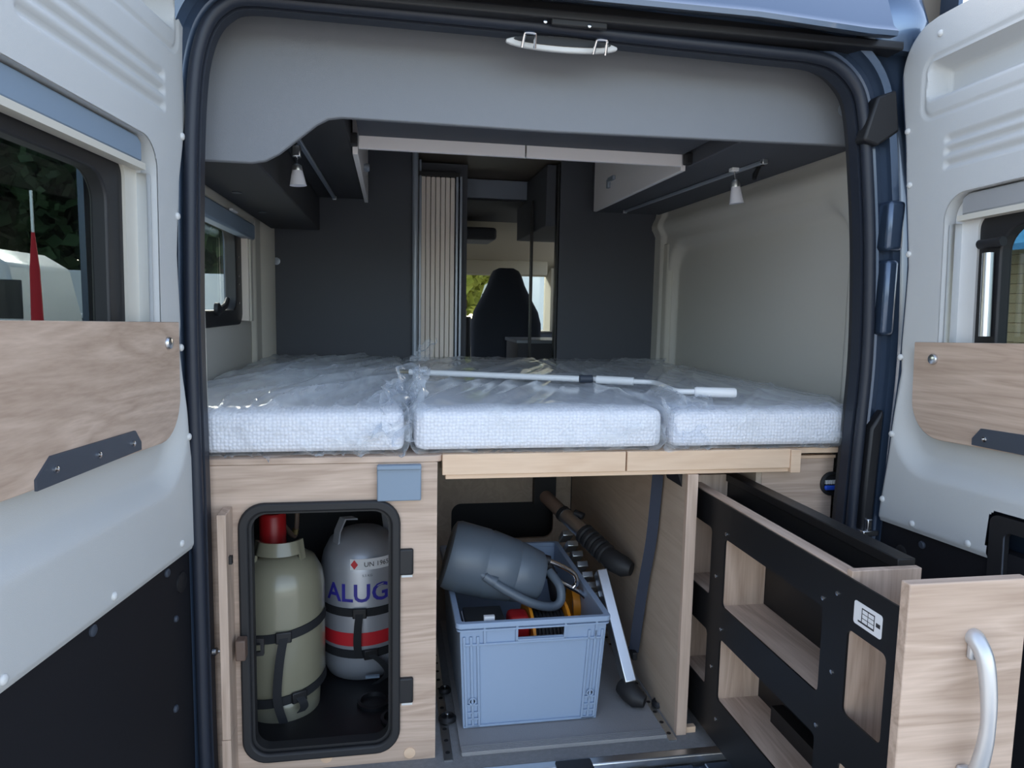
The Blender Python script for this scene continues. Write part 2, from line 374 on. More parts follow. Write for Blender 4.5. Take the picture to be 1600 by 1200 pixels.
    # window: blind cassette, blind frame, black frame, pane
    W = build('blind_cassette', plate([(w0+.035, wt-.050), (w0+.035, wt-.012), (w0+.05, wt-.004), (w1, wt-.004), (w1, wt-.050)], [], lambda a, b, d: D.fn(a, b, .012+d), .03), 'bracketblue' if side < 0 else 'silver', T, bevel=.004)
    build('cassette_lip', MB().obox(D.fn((w0+w1)/2, wt-.055, .022), D.u, D.v, D.n, (w1-w0)/2-.025, .006, .012), 'walltrim', W)
    fo = rrect(w0+.002, w1-.002, wb, wt-.004, .05); fi = rrect(w0+.062, w1-.05, wb+.03, wt-.052, .03)
    build('blind_frame', plate(fo, [fi], lambda a, b, d: D.fn(a, b, .030+d), .010), 'walltrim' if side < 0 else 'liner_cap', T)
    build('window_return', plate(rrect(w0-.004, w1+.004, wb, wt+.003, .058), [rrect(w0+.0005, w1-.0005, wb+.004, wt-.0005, .055)], lambda a, b, d: D.fn(a, b, .002+d), .036), 'liner', T)
    build('blind_guide', MB().obox(D.fn(w0+.012, (wb+wt)/2-.03, .022), D.u, D.v, D.n, .008, (wt-wb)/2-.035, .010), 'alu', T)
    bf = plate(rrect(w0+.055, w1-.045, wb+.02, wt-.045, .04), [rrect(w0+.115, w1-.10, wb+.05, wt-.085, .05)], lambda a, b, d: D.fn(a, b, .036+d), .03)
    fr = build('window_frame', bf, 'black', T, bevel=.004)
    build('window_pane', plate(rrect(w0+.10, w1-.09, wb+.04, wt-.07, .05), [], lambda a, b, d: D.fn(a, b, .060+d), .004), 'glass', T)
    if side > 0:
        mb = MB().tube([D.fn(.205, 1.245, .02), D.fn(.262, 1.245, .02)], .010, 12); build('stay_arm', mb, 'black', fr)
        build('stay_tube', MB().tube([D.fn(.228, 1.05, .022), D.fn(.226, 1.225, .022)], .011, 14), 'alu', fr)
    # fold-down oak board with bracket
    b0, bb, bt = P['board']
    pts = [(UW-.01, bt), (b0, bt), (b0, bb+.09)]
    for k in range(1, 9):
        th = math.pi + math.pi/2*k/8; pts.append((b0+.085+.085*math.cos(th), bb+.085+.085*math.sin(th)))
    pts += [(UW-.01, bb)]
    bd = build('board', plate(pts, [], lambda a, b, d: D.fn(a, b, -.004+d), .018), 'wood_y', T, bevel=.0015)
    build('catch', MB().lathe([(.0125, -.001), (.0125, .003), (.0105, .0065), (.006, .008)], D.fn(P['catch'][0], P['catch'][1], -.004), D.n, 20), 'steel', bd)
    k0 = P['br']; k1 = k0+.296
    bp = [(k0, bb+.004), (k0, bb+.018), (k0+.020, bb+.041), (k1-.035, bb+.041), (k1, bb+.014), (k1, bb-.002)]
    br = build('bracket_plate', plate(bp, [], lambda a, b, d: D.fn(a, b, -.008+d), .004), 'bracket', bd)
    for su in (.032, .141, .254): build('screw', MB().lathe([(.0055, 0), (.0055, .003), (.003, .0045)], D.fn(k0+su, bb+.020, -.008), D.n, 12), 'chrome', bd)
    return T
DL = DoorFrame(at(281, 400, y=-.05), (760, 508), -1)
DR = DoorFrame(at(1410, 300, y=-.05), (560, 522), 1)
make_door('door_1', 'open rear van door on the left with oak board and dark window', DL, -1,
  [(.0,-.15), (.579,-.093), (.656,-.075), (.818,-.042), (.969,-.020), (1.062,-.009), (1.192,0), (1.335,-.016), (1.437,-.042), (1.527,-.065), (1.656,-.097), (1.78,-.125)],
  dict(bot=.570, win=(.09, .74, .93, 1.398), rec=(-.022, .710, .98, 1.06), slots=(1.470, 1.499, 1.528), slot_u=.058, pocket=(.0, 1.592, 1.632, 1.74),
       board=(.020, .825, 1.058), catch=(.072, 1.017), br=.194, plugs=[(.325,.551,.010), (.055,.551,.009), (-.011,.507,.022), (.02,.44,.007), (.03,.25,.008)]),
  [(-.058,1.571), (-.022,1.434), (.008,1.27), (.004,1.006), (-.026,.817), (-.055,.645), (.019,.601), (.286,.594), (.561,.590)])
make_door('door_2', 'open rear van door on the right with oak board and bright window', DR, 1,
  [(.0,-.11), (.589,-.042), (.79,-.013), (.965,.007), (1.21,.018), (1.47,-.005), (1.672,-.028), (1.78,-.03)],
  dict(bot=.589, win=(.128, .74, .93, 1.362), rec=(.0, .716, .95, 1.03), slots=(1.429, 1.458, 1.484), slot_u=.126, pocket=(.060, 1.546, 1.585, 1.670), notch=.283, notch_v=.689,
       board=(.066, .817, 1.036), catch=(.124, .998), br=.240, plugs=[(.035,.527,.016), (.098,.562,.009)]),
  [(.092,1.725), (.008,1.533), (.022,1.405), (.030,1.243), (.019,.999), (.003,.811), (-.018,.645), (.081,.609), (.237,.607)])
d2 = bpy.data.objects['door_2']
h = build('handle_recess', plate(rrect(.285, .48, .52, .685, .02), [rrect(.318, .46, .55, .655, .015)], lambda a, b, d: DR.fn(a, b, .001+d), .016), 'black', d2, bevel=.003)
build('recess_rim', MB().tube([DR.fn(a, b, .004) for a, b in rrect(.316, .462, .548, .657, .015)] + [DR.fn(.462, .657-.015, .004)], .003, 8), 'bracket', h)

# ------------------------------------------------------------------ body frame round the opening
path_px = [(345,1330), (335,1200), (328,980), (322,760), (314,520), (313,300), (315,190), (319,125), (325,86), (337,50), (357,26), (390,15), (490,23), (610,34), (800,52), (1000,74), (1200,95), (1262,102), (1298,114), (1325,144), (1335,185), (1341,270), (1345,400), (1341,560), (1327,700), (1313,850), (1300,1000), (1285,1200), (1276,1330)]
op = smooth_path([at(a, b, y=0) for a, b in path_px], 5)
cen = Vector((0, 0, .9))
def sweep(prof, mb=None, path=op, closed=True):
    mb = mb or MB(); n = len(prof); k0 = len(mb.v)
    for i, p in enumerate(path):
        t = (path[min(i+1, len(path)-1)] - path[max(i-1, 0)]).normalized(); nn = Vector((t.z, 0, -t.x))
        if nn.dot(p-cen) < 0: nn = -nn
        nn = nn.normalized()
        for a, b in prof: mb.v.append(p + nn*a + Vector((0, b, 0)))
    for i in range(len(path)-1):
        for j in range(n if closed else n-1): mb.f.append((k0+i*n+j, k0+i*n+(j+1) % n, k0+(i+1)*n+(j+1) % n, k0+(i+1)*n+j))
    return mb
circ = lambda r, a0, b0, n=12: [(a0 + r*math.cos(2*math.pi*k/n), b0 + r*math.sin(2*math.pi*k/n)) for k in range(n)]
fr = thing('trim_1', 'blue-grey painted steel frame round the rear opening with rubber seal', 'door frame', (0, 0, 0), kind='structure')
build('flange', sweep([(.028,.03), (.028,-.004), (.040,-.012), (.058,-.004), (.066,-.030), (.082,-.034), (.098,-.012), (.125,-.004), (.20,.0), (.20,.03)]), 'paint', fr, ang=50)
sealo = build('seal', sweep(circ(.0135, .016, -.012)), 'seal', fr)
build('seal_lip', sweep([(.0,.0), (-.002,.028), (.030,.028), (.030,.0)]), 'seal', sealo)
build('inner_reveal', sweep([(.001,.028), (.012,.06), (.05,.06), (.05,.028)]), 'darkfelt', fr)
# pillar fittings on the right: stepped hinge covers
for (z0, z1, x0, x1, dy) in ((1.255, 1.375, .80, .845, -.035), (1.05, 1.235, .808, .842, -.03)):
    build('hinge_cover', MB().box(x0, x1, dy-.012, 0, z0, z1), 'paint', fr, bevel=.010)
build('corner_gusset', MB().prism([at(1372,150,y=-.04), at(1402,140,y=-.04), at(1406,205,y=-.04), at(1372,228,y=-.04), at(1350,218,y=-.04)], (0, .04, 0)), 'black', fr, bevel=.006)
build('lower_cavity', MB().prism([at(1382,640,y=-.036), at(1362,670,y=-.036), at(1352,760,y=-.036), at(1345,830,y=-.036), at(1362,835,y=-.036)], (0, .03, 0)), 'black', fr, bevel=.006)
hb = MB().box(.79, .835, -.05, -.01, .545, .56); hb.box(.80, .815, -.05, -.02, .56, .59)
build('hinge_bracket', hb, 'steel', fr, bevel=.003)
# gutter, roof cap
gut = thing('trim_2', 'blue-grey roof edge and black gutter above the rear opening', 'roof edge', (0, 0, 1.72), kind='structure')
build('gutter', MB().box(-.95, .80, -.055, .02, 1.715, 1.735).box(-.95, .79, -.03, .02, 1.735, 1.76), 'black', gut, bevel=.004)
ga = at(926, 0, y=-.1); gb = at(1398, 52, y=-.1)
edge = MB(); prof = [(-.115, 1.732), (-.118, 1.742), (-.10, 1.76), (-.06, 1.86), (.05, 1.95), (.3, 1.99), (.3, 1.95), (.04, 1.90), (-.05, 1.75), (-.09, 1.735)]
xs = [-1.0, -.9, -.5, 0, .4, .66, .735]
for x in xs:
    k = 1 if x < .6 and x > -.8 else .985
    edge.v += [Vector((x, a, b - .0 + (0 if k == 1 else -.012))) for a, b in prof]
nP = len(prof)
for i in range(len(xs)-1):
    for j in range(nP): edge.f.append((i*nP+j, i*nP+(j+1) % nP, (i+1)*nP+(j+1) % nP, (i+1)*nP+j))
edge.f += [tuple(range(nP)), tuple((len(xs)-1)*nP+j for j in range(nP))]
build('roof_cap', edge, 'roofpaint', gut, ang=50)
build('roof_corner', MB().lathe([(.0,-.02), (.10,-.02), (.12,.05), (.10,.12), (.05,.17), (0,.185)], (.80, .06, 1.74), (0,0,1), 24), 'roofpaint', gut)
# latch strikers and plate on the header
st = thing('latch_striker', 'pale oval trim with two chrome latch loops under the roof edge', 'latch', at(878, 70, y=.03))
a, b = at(790, 62, y=-.004), at(966, 76, y=-.004)
mid = (a+b)/2; axv = (b-a).normalized(); L = (b-a).length/2
pts = [mid + axv*(L*math.cos(t)) + Vector((0, 0, .016*math.sin(t))) for t in [2*math.pi*k/28 for k in range(28)]]
build('trim_lens', MB().prism(pts, (0, .012, 0)), 'liner_cap', st, bevel=.003)
pts = [mid + axv*(L*.86*math.cos(t)) + Vector((0, -.004, .004+.009*math.sin(t))) for t in [2*math.pi*k/28 for k in range(28)]]
build('trim_recess', MB().prism(pts, (0, .006, 0)), 'black', st)
for px, py in ((828, 60), (940, 71)):
    c = at(px, py, y=-.030); build('loop', MB().tube(smooth_path([c+Vector((-.014,.015,-.014)), c+Vector((-.012,0,.006)), c+Vector((-.009,-.004,.010)), c+Vector((.009,-.004,.010)), c+Vector((.012,0,.006)), c+Vector((.014,.015,-.014))], 4), .0035, 8), 'chrome', st)
pl = thing('striker_plate', 'small dark plate with two screws above the seal', 'plate', at(905, 36, y=-.03))
c = at(905, 36, y=-.045); build('plate', MB().obox(c, Vector((1,0,0)), Vector((0,1,0)), Vector((0,0,1)), .062, .006, .010), 'black', pl, bevel=.003)
for px in (852+0, 921):
    c = at(px, 34 if px < 900 else 41, y=-.052); build('screw', MB().lathe([(.004,0), (.004,.002), (.002,.003)], c, (0,-1,0), 12), 'steel', pl)
# sill
sill = thing('trim_3', 'aluminium sill strip and ribbed dark step at the bottom of the opening', 'sill', (0, 0, -.1), kind='structure')
build('sill_strip', MB().box(-.79, .80, -.030, .0, -.035, -.012), 'alu', sill, bevel=.004)
build('step', MB().box(-.95, .95, -.20, -.031, -.12, -.040), 'paint', sill, bevel=.006)
for k in range(14):
    x = -.75 + k*.115; build('step_rib', MB().box(x, x+.085, -.19, -.036, -.041, -.032), 'paint', sill, bevel=.004)
for px, py in ((925, 1189), (905, 1192)):
    pass
build('lock_striker', MB().box(.02, .11, -.055, -.012, -.02, -.006), 'black', sill, bevel=.003)
build('bumper', MB().box(-1.0, 1.0, -.26, -.05, -.42, -.12), 'black', sill, bevel=.03)

# ------------------------------------------------------------------ interior shell
def struct(name, mb, m, label, cat, bevel=0, ang=35): return tag(build(name, mb, m, None, bevel, ang), label, cat, kind='structure')
struct('ground', MB().box(-60, 60, -25, 90, -.60, -.55), 'asphalt', 'grey asphalt yard under and around the van', 'ground')  # out of view, coloured pale to bounce daylight into the van
struct('floor', MB().box(-.95, .95, -.005, 4.2, -.10, -.012), 'carpet', 'grey carpeted van floor in the rear garage', 'floor')
struct('ceiling', MB().box(-1.0, 1.0, .06, 4.3, 1.80, 1.93), 'ceilbrown', 'dark brown ceiling board over the bed and corridor', 'ceiling')
# left wall with window opening (y .55..1.30, z 1.035..1.36)
LW = -.95
lw = thing('wall_left', 'beige left side wall of the van interior above the mattress', 'wall', (LW, .9, 0), kind='structure')
build('wall_panel', plate([(.03,-.02), (4.2,-.02), (4.2,1.80), (.03,1.80)], [rrect(.30, 1.245, 1.045, 1.375, .05), rrect(2.95, 3.75, .95, 1.55, .08)], YZ(LW), -.03), 'wall', lw)
build('outer_skin', plate([(.0,-.35), (4.2,-.35), (4.2,1.93), (.0,1.93)], [rrect(.26, 1.27, 1.02, 1.40, .07), rrect(2.9, 3.8, .93, 1.58, .1)], YZ(LW-.045), -.012), 'paint', lw)
cove = MB().tube([(LW+.03, .14, 1.455), (LW+.03, 1.74, 1.50)], .034, 16); build('cove_trim', cove, 'walltrim', lw)
pil = MB().prism([(LW, 1.48, .70), (LW+.020, 1.50, .70), (LW+.022, 1.60, .70), (LW+.045, 1.63, .70), (LW+.06, 1.75, .70), (LW, 1.75, .70)], (.0, 0, .80)); build('corner_pillar', pil, 'walltrim', lw, bevel=.006)
wn = thing('window_1', 'black framed side window with roller blind above the left mattress', 'window', (LW, .8, 1.04), kind='structure')
build('window_frame', plate(rrect(.26, 1.27, 1.02, 1.40, .06), [rrect(.31, 1.165, 1.075, 1.36, .05)], YZ(LW-.030), .040), 'black', wn, bevel=.004)
build('window_pane', plate(rrect(.30, 1.18, 1.06, 1.37, .05), [], YZ(LW-.022), .004), 'clear', wn)
bl = build('blind_cassette', MB().box(LW+.004, LW+.05, .28, 1.33, 1.345, 1.405), 'bracketblue', wn, bevel=.008)
build('cassette_cover', MB().box(LW+.002, LW+.042, .26, 1.36, 1.406, 1.445), 'walltrim', bl, bevel=.008)
build('pull_tab', MB().box(LW+.05, LW+.062, .88, .96, 1.40, 1.408), 'whitep', bl, bevel=.002)
bs = build('blind_side_rail', MB().box(LW+.002, LW+.040, 1.285, 1.325, 1.030, 1.36), 'walltrim', wn, bevel=.004)
build('rail_face', MB().box(LW+.003, LW+.034, 1.262, 1.284, 1.034, 1.345), 'tambour', bs)
c = Vector((LW+.018, .80, 1.078)); lt = build('latch', MB().lathe([(.022, 0), (.022, .012), (.012, .018)], c, (1,0,0), 18), 'black', wn)
build('latch_lever', MB().tube([c+Vector((.016,0,0)), c+Vector((.022,.04,.012)), c+Vector((.022,.075,.034))], [.011,.010,.008], 10), 'black', lt)
for z in (1.10, 1.17, 1.20, 1.27): build('hinge_pin', MB().lathe([(.004,0), (.004,.003)], (LW+.010, 1.20, z), (1,0,0), 10), 'steel', wn)
# right wall: ledge on top, large recessed field
RW = .95
def rightwall():
    mb = MB(); ny, nz = 150, 90; y0, y1, z0, z1 = .03, 1.75, -.02, 1.60
    for j in range(nz+1):
        z = z0 + (z1-z0)*j/nz
        for i in range(ny+1):
            y = y0 + (y1-y0)*i/ny
            s = sd_rr(y, z, .285, 1.60, .2, 1.415 - (y-.5)*.012, .14)
            x = RW + .012 - .042*sstep(-.016, .022, s)
            x -= .020*sstep(1.455, 1.50, z)                       # ledge bulge
            x += .02*sstep(1.51, 1.56, z)
            x -= .10*max(0, (.20-y))/.17*sstep(.9, 1.5, z)*.9     # leans in towards the frame
            x -= .11*max(0, (.17-y)/.14)*(1-sstep(.9, 1.5, z))
            x -= .02*sstep(1.655, 1.665, y)
            mb.v.append(Vector((x, y, z)))
    for j in range(nz):
        for i in range(ny): mb.f.append((j*(ny+1)+i, j*(ny+1)+i+1, (j+1)*(ny+1)+i+1, (j+1)*(ny+1)+i))
    return mb
rw = thing('wall_right', 'pale beige moulded right side wall with recessed field', 'wall', (RW, .9, 0), kind='structure')
build('wall_panel', rightwall(), 'wall', rw, ang=70)
build('end_strip', MB().prism([(RW-.012, 1.60, .7), (RW-.035, 1.62, .7), (RW-.04, 1.66, .7), (RW-.01, 1.67, .7)], (0, 0, .72)), 'walltrim', rw, bevel=.006)
build('outer_skin', plate([(0,-.35), (4.2,-.35), (4.2,1.93), (0,1.93)], [rrect(2.9, 3.8, .93, 1.58, .1)], YZ(RW+.03), .012), 'paint', rw)
build('front_wall_panel', plate([(1.75,-.02), (4.2,-.02), (4.2,1.80), (1.75,1.80)], [rrect(2.95, 3.75, .95, 1.55, .08)], YZ(RW), .02), 'cabbeige', rw)
# left reveal between frame and wall
struct('wall_reveal_left', MB().prism([(-.775, .03, -.02), (LW, .22, -.02), (LW-.02, .22, -.02), (-.80, .03, -.02)], (0, 0, 1.62)), 'wall', 'narrow beige reveal beside the left rear frame', 'wall')
# bulkheads
BY = 1.75
for nm, x0, x1, lab in (('wall_back_left', -.95, -.275, 'dark grey bulkhead panel left of the corridor'), ('wall_back_right', .418, .95, 'dark grey bulkhead panel right of the corridor')):
    b = struct(nm, MB().box(x0, x1, BY, BY+.025, -.02, 1.80), 'dark', lab, 'wall')
    pxs = ((432, 408), (423, 549)) if x0 < 0 else ((1034, 368), (1044, 423), (1047, 500))
    for px, py in pxs: build('cover_cap', MB().lathe([(.0165, -.001), (.0165, .002), (.012, .003)], at(px, py, y=BY), (0,-1,0), 24), 'pole', b)
# corridor: pole, tambour door, ceiling, cab
struct('trim_4', MB().tube([at(648, 560, y=BY-.02), (at(648, 560, y=BY-.02).x, BY-.02, 1.80)], .014, 16), 'pole', 'grey round pole at the left side of the corridor', 'pole')
td = thing('door_3', 'cream slatted tambour door in the corridor', 'door', (-.14, 1.86, 0), kind='structure')
xa, xb = at(657, 400, y=1.86).x, at(710, 400, y=1.86).x; ns = 7
for k in range(ns):
    t0 = xa + (xb-xa)*k/ns; build('slat', MB().box(t0+.0012, t0+(xb-xa)/ns-.0012, 1.85+.002*(k % 2), 1.872, .4, 1.715), 'tambour', td, bevel=.003)
build('backing', MB().box(xa, xb, 1.873, 1.88, .4, 1.715), 'dark', td)
build('head_rail', MB().box(xa-.015, xb+.02, 1.835, 1.885, 1.716, 1.735), 'black', td)
for k, px in enumerate((656, 713, 719)):
    x = at(px, 400, y=1.86).x; build('guide', MB().box(x-.006, x+.006, 1.84, 1.90, .4, 1.72 if k else 1.79), 'pole', td, bevel=.002)
struct('wall_corridor_left', MB().box(-.30, -.262, BY+.026, 2.9, -.02, 1.80), 'dark', 'dark wall behind the tambour door', 'wall')
struct('wall_washroom', MB().box(-.26, -.01, 1.91, 2.55, -.02, 1.79), 'dark', 'dark washroom wall behind the slatted door', 'wall')
cl = thing('door_4', 'dark glossy fridge column with narrow trim beside the right bulkhead', 'door', (.40, 1.9, 0), kind='structure')
build('column', MB().box(.405, .417, 1.76, 1.80, .3, 1.79), 'black', cl, bevel=.003)
build('column_handle', MB().tube([(.352, 2.10, .85), (.352, 2.10, 1.36)], .008, 10), 'steel', cl)
build('column_rail', MB().box(.347, .357, 2.08, 2.12, .3, 1.66), 'black', cl)
build('top_box', MB().box(.36, .60, 1.80, 2.6, 1.50, 1.79), 'dark', cl, bevel=.004)
oc = thing('overcab_locker', 'pale blue-grey locker front above the cab seats', 'locker', (.2, 2.3, 1.70))
build('front', MB().box(-.01, .50, 2.30, 2.32, 1.695, 1.795), 'palepanel', oc, bevel=.003)
build('shelf', MB().box(-.01, .60, 2.32, 3.25, 1.685, 1.70), 'darkfelt', oc)
for i, (px, py) in enumerate(((700, 262), (820, 243))):
    c = at(px, py, z=1.798); s = thing('ceiling_spot', ('round ceiling spotlight above the slatted door', 'round ceiling spotlight just below the white locker flaps')[i], 'spotlight', c, 'recessed ceiling spotlights')
    build('ring', MB().lathe([(.035, .003), (.035, -.004), (.024, -.008), (.022, -.003)], c, (0,0,1), 24), 'alu', s); build('lens', MB().lathe([(.021, 0), (.019, -.005), (.008, -.007)], c, (0,0,1), 20), 'frost', s)
# cab: headliner, windscreen, seats, dash
hl = thing('ceiling_cab', 'beige cab headliner with sun visors above the windscreen', 'headliner', (0, 3.6, 1.3), kind='structure')
build('headliner', MB().prism([(-.95, 3.26, 1.70), (-.95, 3.4, 1.62), (-.95, 3.85, 1.45), (-.95, 3.98, 1.36), (-.95, 4.05, 1.36), (-.95, 4.05, 1.80), (-.95, 3.26, 1.80)], (1.9, 0, 0)), 'cabbeige', hl)
build('visor', MB().box(.10, .82, 3.80, 3.83, 1.36, 1.47), 'cabbeige', hl, bevel=.01)
build('roof_console', MB().box(-.3, .3, 3.0, 3.35, 1.54, 1.62), 'dark', hl, bevel=.02)
struct('wall_dash', MB().box(-.95, .95, 3.75, 4.2, -.02, .93), 'black', 'black dashboard below the windscreen', 'dashboard', bevel=.05)
for s, x0, x1 in (('left', -.97, -.88), ('right', .86, .97)): struct('wall_windscreen_pillar_'+s, MB().box(x0, x1, 3.85, 4.1, .9, 1.42), 'cabbeige', s+' windscreen pillar of the cab', 'pillar')
struct('window_2', MB().box(-.9, .9, 4.06, 4.066, .9, 1.40), 'clear', 'clear windscreen of the cab', 'windscreen')
def cab_seat(x, y, label):
    s = thing('cab_seat', label, 'seat', (x, y, 0), 'cab seats')
    prof = [(.90,.235), (1.0,.235), (1.08,.215), (1.17,.165), (1.25,.125), (1.31,.105), (1.345,.085), (1.362,.05)]
    mb = MB(); n = 24
    for z, hw in [(.40,.22), (.70,.235)] + prof:
        for k in range(n):
            t = 2*math.pi*k/n; cx_, sx_ = math.cos(t), math.sin(t)
            mb.v.append(Vector((x + hw*math.copysign(abs(cx_)**.6, cx_), y + .06*math.copysign(abs(sx_)**.6, sx_) - (z-.9)*-.12, z)))
    for i in range(len(prof)+1):
        for k in range(n): mb.f.append((i*n+k, i*n+(k+1) % n, (i+1)*n+(k+1) % n, (i+1)*n+k))
    mb.f += [tuple(range(n))[::-1], tuple((len(prof)+1)*n+k for k in range(n))]
    build('backrest', mb, 'seat', s, ang=70); build('cushion', MB().box(x-.24, x+.24, y, y+.5, .28, .42), 'seat', s, bevel=.04); build('pedestal', MB().box(x-.2, x+.2, y+.05, y+.45, -.012, .28), 'black', s)
    return s
cab_seat(at(791, 500, y=3.0).x, 3.0, 'dark blue-grey cab seat back seen through the corridor')
hr = at(731, 510, y=3.6); a = thing('seat_armrest', 'narrow black armrest post left of the cab seat', 'armrest', (hr.x, 3.6, 0))
build('pad', MB().tube([(hr.x, 3.6, .75), (hr.x, 3.6, 1.0), (hr.x, 3.6, 1.035)], [.035, .035, .02], 14), 'black', a); build('post', MB().tube([(hr.x, 3.6, -.012), (hr.x, 3.6, .76)], .02, 10), 'black', a)
c = at(825, 542, y=2.4); cb = thing('corridor_cabinet', 'low dark cabinet with pale edge beside the cab seat', 'cabinet', (c.x+.1, 2.5, -.012))
build('body', MB().box(c.x-.06, c.x+.30, 2.4, 2.8, -.012, c.z+.02), 'dark', cb, bevel=.003); build('top', MB().box(c.x-.07, c.x+.31, 2.39, 2.81, c.z+.02, c.z+.04), 'pole', cb, bevel=.003)

# ------------------------------------------------------------------ overhead lockers, valance, lamps
vz = [(-.82,1.415), (-.69,1.415), (-.66,1.421), (-.63,1.438), (-.545,1.508), (-.52,1.522), (-.49,1.527), (0.,1.525), (.82,1.537), (.82,1.76), (-.82,1.76)]
va = struct('trim_5', plate(vz, [], XY(.12), .018), 'fabric', 'large grey fabric-look valance board across the top of the opening', 'valance', bevel=.003)
build('cover_cap', MB().lathe([(.016, -.001), (.016, .002), (.012, .003)], at(1318, 172, y=.12), (0,-1,0), 24), 'pole', va)
rl = thing('rear_locker', 'overhead locker behind the valance with two white flaps', 'locker', (.03, .4, 1.57))
build('underside', MB().box(-.472, .540, .138, .598, 1.598, 1.612), 'dark', rl); build('back', MB().box(-.472, .540, .139, .15, 1.612, 1.79), 'dark', rl)
xs0, xsm, xs1 = at(560, 220, y=.6).x, at(822, 235, y=.6).x, at(1066, 252, y=.6).x
for a, b in ((xs0, xsm-.0025), (xsm+.0025, xs1)): build('flap', MB().box(a, b, .60, .616, 1.562, 1.79), 'white', rl, bevel=.002)
for x in (xs0-.035, xs1+.002): build('hinge_block', MB().box(x, x+.033, .57, .60, 1.565, 1.600), 'black', rl, bevel=.003)
ll = thing('side_locker', 'overhead locker on the left wall with white flap seen edge-on', 'locker', (-.7, .9, 1.42))
build('body', MB().box(-.90, -.69, .139, 1.70, 1.430, 1.79), 'darkfelt', ll, bevel=.004)
build('inner_body', MB().box(-.688, -.495, .139, 1.62, 1.562, 1.79), 'darkfelt', ll, bevel=.003)
fl = build('flap', MB().box(-.492, -.476, .62, 1.62, 1.548, 1.79), 'white', ll, bevel=.002)
build('knob', MB().lathe([(.012,0), (.016,.012), (.012,.02)], (-.476, 1.1, 1.60), (1,0,0), 16), 'pole', fl)
for px, py in ((370, 300), (410, 331)): build('cover_cap', MB().lathe([(.015,0), (.015,-.003)], at(px, py, z=1.430), (0,0,1), 20), 'bracket', ll)
lr = thing('side_locker', 'overhead locker on the right wall with latched white flap', 'locker', (.75, .9, 1.56))
build('body', MB().box(.562, .90, .139, 1.70, 1.562, 1.79), 'dark', lr, bevel=.004)
fl = build('flap', MB().box(.545, .561, .62, 1.62, 1.552, 1.79), 'white', lr, bevel=.002)
q = at(957, 281, x=.545); build('latch', MB().box(.531, .545, q.y-.045, q.y+.03, q.z-.006, q.z+.012).box(.531, .545, q.y+.02, q.y+.045, q.z-.03, q.z+.008), 'pole', fl, bevel=.003)
def lamp(px, top, bot, y, rail, lab, lab2):
    r0, r1 = rail
    rr = thing('lamp_rail', lab2, 'rail', (r0+r1)/2, 'lamp rails')
    d = (r1-r0).normalized(); build('rail', MB().obox((r0+r1)/2, d, d.cross(Vector((0,0,1))).normalized(), Vector((0,0,1)), (r1-r0).length/2, .007, .005), 'pole', rr, bevel=.002)
    for e in (r0, r1): build('end_cap', MB().obox(e, d, d.cross(Vector((0,0,1))).normalized(), Vector((0,0,1)), .008, .009, .008), 'alu', rr, bevel=.002)
    T_ = at(px, top, y=y); B = at(px+3, bot, y=y); L = (T_-B).z
    t = thing('rail_lamp', lab, 'lamp', B, 'rail lamps with frosted shades')
    ax = (T_-B).normalized(); H = (T_-B).length
    build('shade', MB().lathe([(.0235, 0), (.0225, .002), (.0145, H*.50), (.012, H*.52), (.021, .006)], B, ax, 28), 'frost', t)
    build('collar', MB().lathe([(.0145, H*.49), (.015, H*.52), (.013, H*.66), (.006, H*.72)], B, ax, 24), 'alu', t)
    build('stem', MB().tube([B+ax*(H*.70), B+ax*(H*.98)], .0035, 8), 'chrome', t)
    build('clip', MB().obox(T_+Vector((0,.005,.012)), Vector((1,0,0)), Vector((0,1,0)), Vector((0,0,1)), .012, .014, .016), 'whitep' if px > 800 else 'steel', t, bevel=.003)
# rails run under the lockers
lamp(463, 243, 290, .50, (Vector((-.635, .45, 1.556)), Vector((-.617, 1.58, 1.556))), 'rail lamp with frosted cone shade hanging at the left', 'thin grey lamp rail under the left locker')
lamp(1148, 266, 318, .58, (Vector((.735, .44, 1.556)), Vector((.69, 1.60, 1.556))), 'rail lamp with frosted cone shade hanging at the right', 'thin grey lamp rail under the right locker')
c = at(1186, 258, z=1.56); hk = thing('coat_hook', 'small black folding hook under the right locker', 'hook', c)
build('plate', MB().box(c.x-.008, c.x+.008, c.y-.02, c.y+.02, c.z-.006, c.z), 'black', hk); build('arm', MB().tube([c+Vector((0,0,-.004)), c+Vector((-.012,.0,-.03)), c+Vector((-.016,-.005,-.045))], [.006,.008,.006], 10), 'black', hk)

# ------------------------------------------------------------------ bed base, cabinets
BB = thing('bed_base', 'pale wooden bed base with front boards under the mattresses', 'bed base', (0, .9, .735))
build('slab', MB().box(-.93, .90, .075, 1.74, .735, .749), 'wood_pale', BB)
tb = MB(); pts = [(-.80, .048), (-.80, .3), (-.255, .3), (-.255, .075)] + [(-.28 + .025*math.cos(t), .073 - .025*math.sin(t)) for t in (.3, .8, 1.2, 1.57)]
build('ledge_board', MB().prism([(a, b, .7345) for a, b in pts], (0, 0, .0155)), 'wood_x', BB, bevel=.002)
split = at(979, 720, y=.05).x
for a, b in ((-.258, split-.002), (split+.002, .640)): build('front_board', MB().box(a, b, .050, .066, .702, .7515), 'wood_pale', BB, bevel=.001)
build('under_rail', MB().box(-.25, .655, .058, .085, .690, .7015), 'wood_pale', BB, bevel=.001)
build('end_board', MB().box(.6405, .668, .046, .066, .690, .750), 'wood_pale', BB, bevel=.001)
build('corner_bracket', MB().prism([(.345, .09, .70), (.385, .09, .70), (.385, .09, .655), (.365, .09, .645)], (0, .10, 0)), 'black', BB)

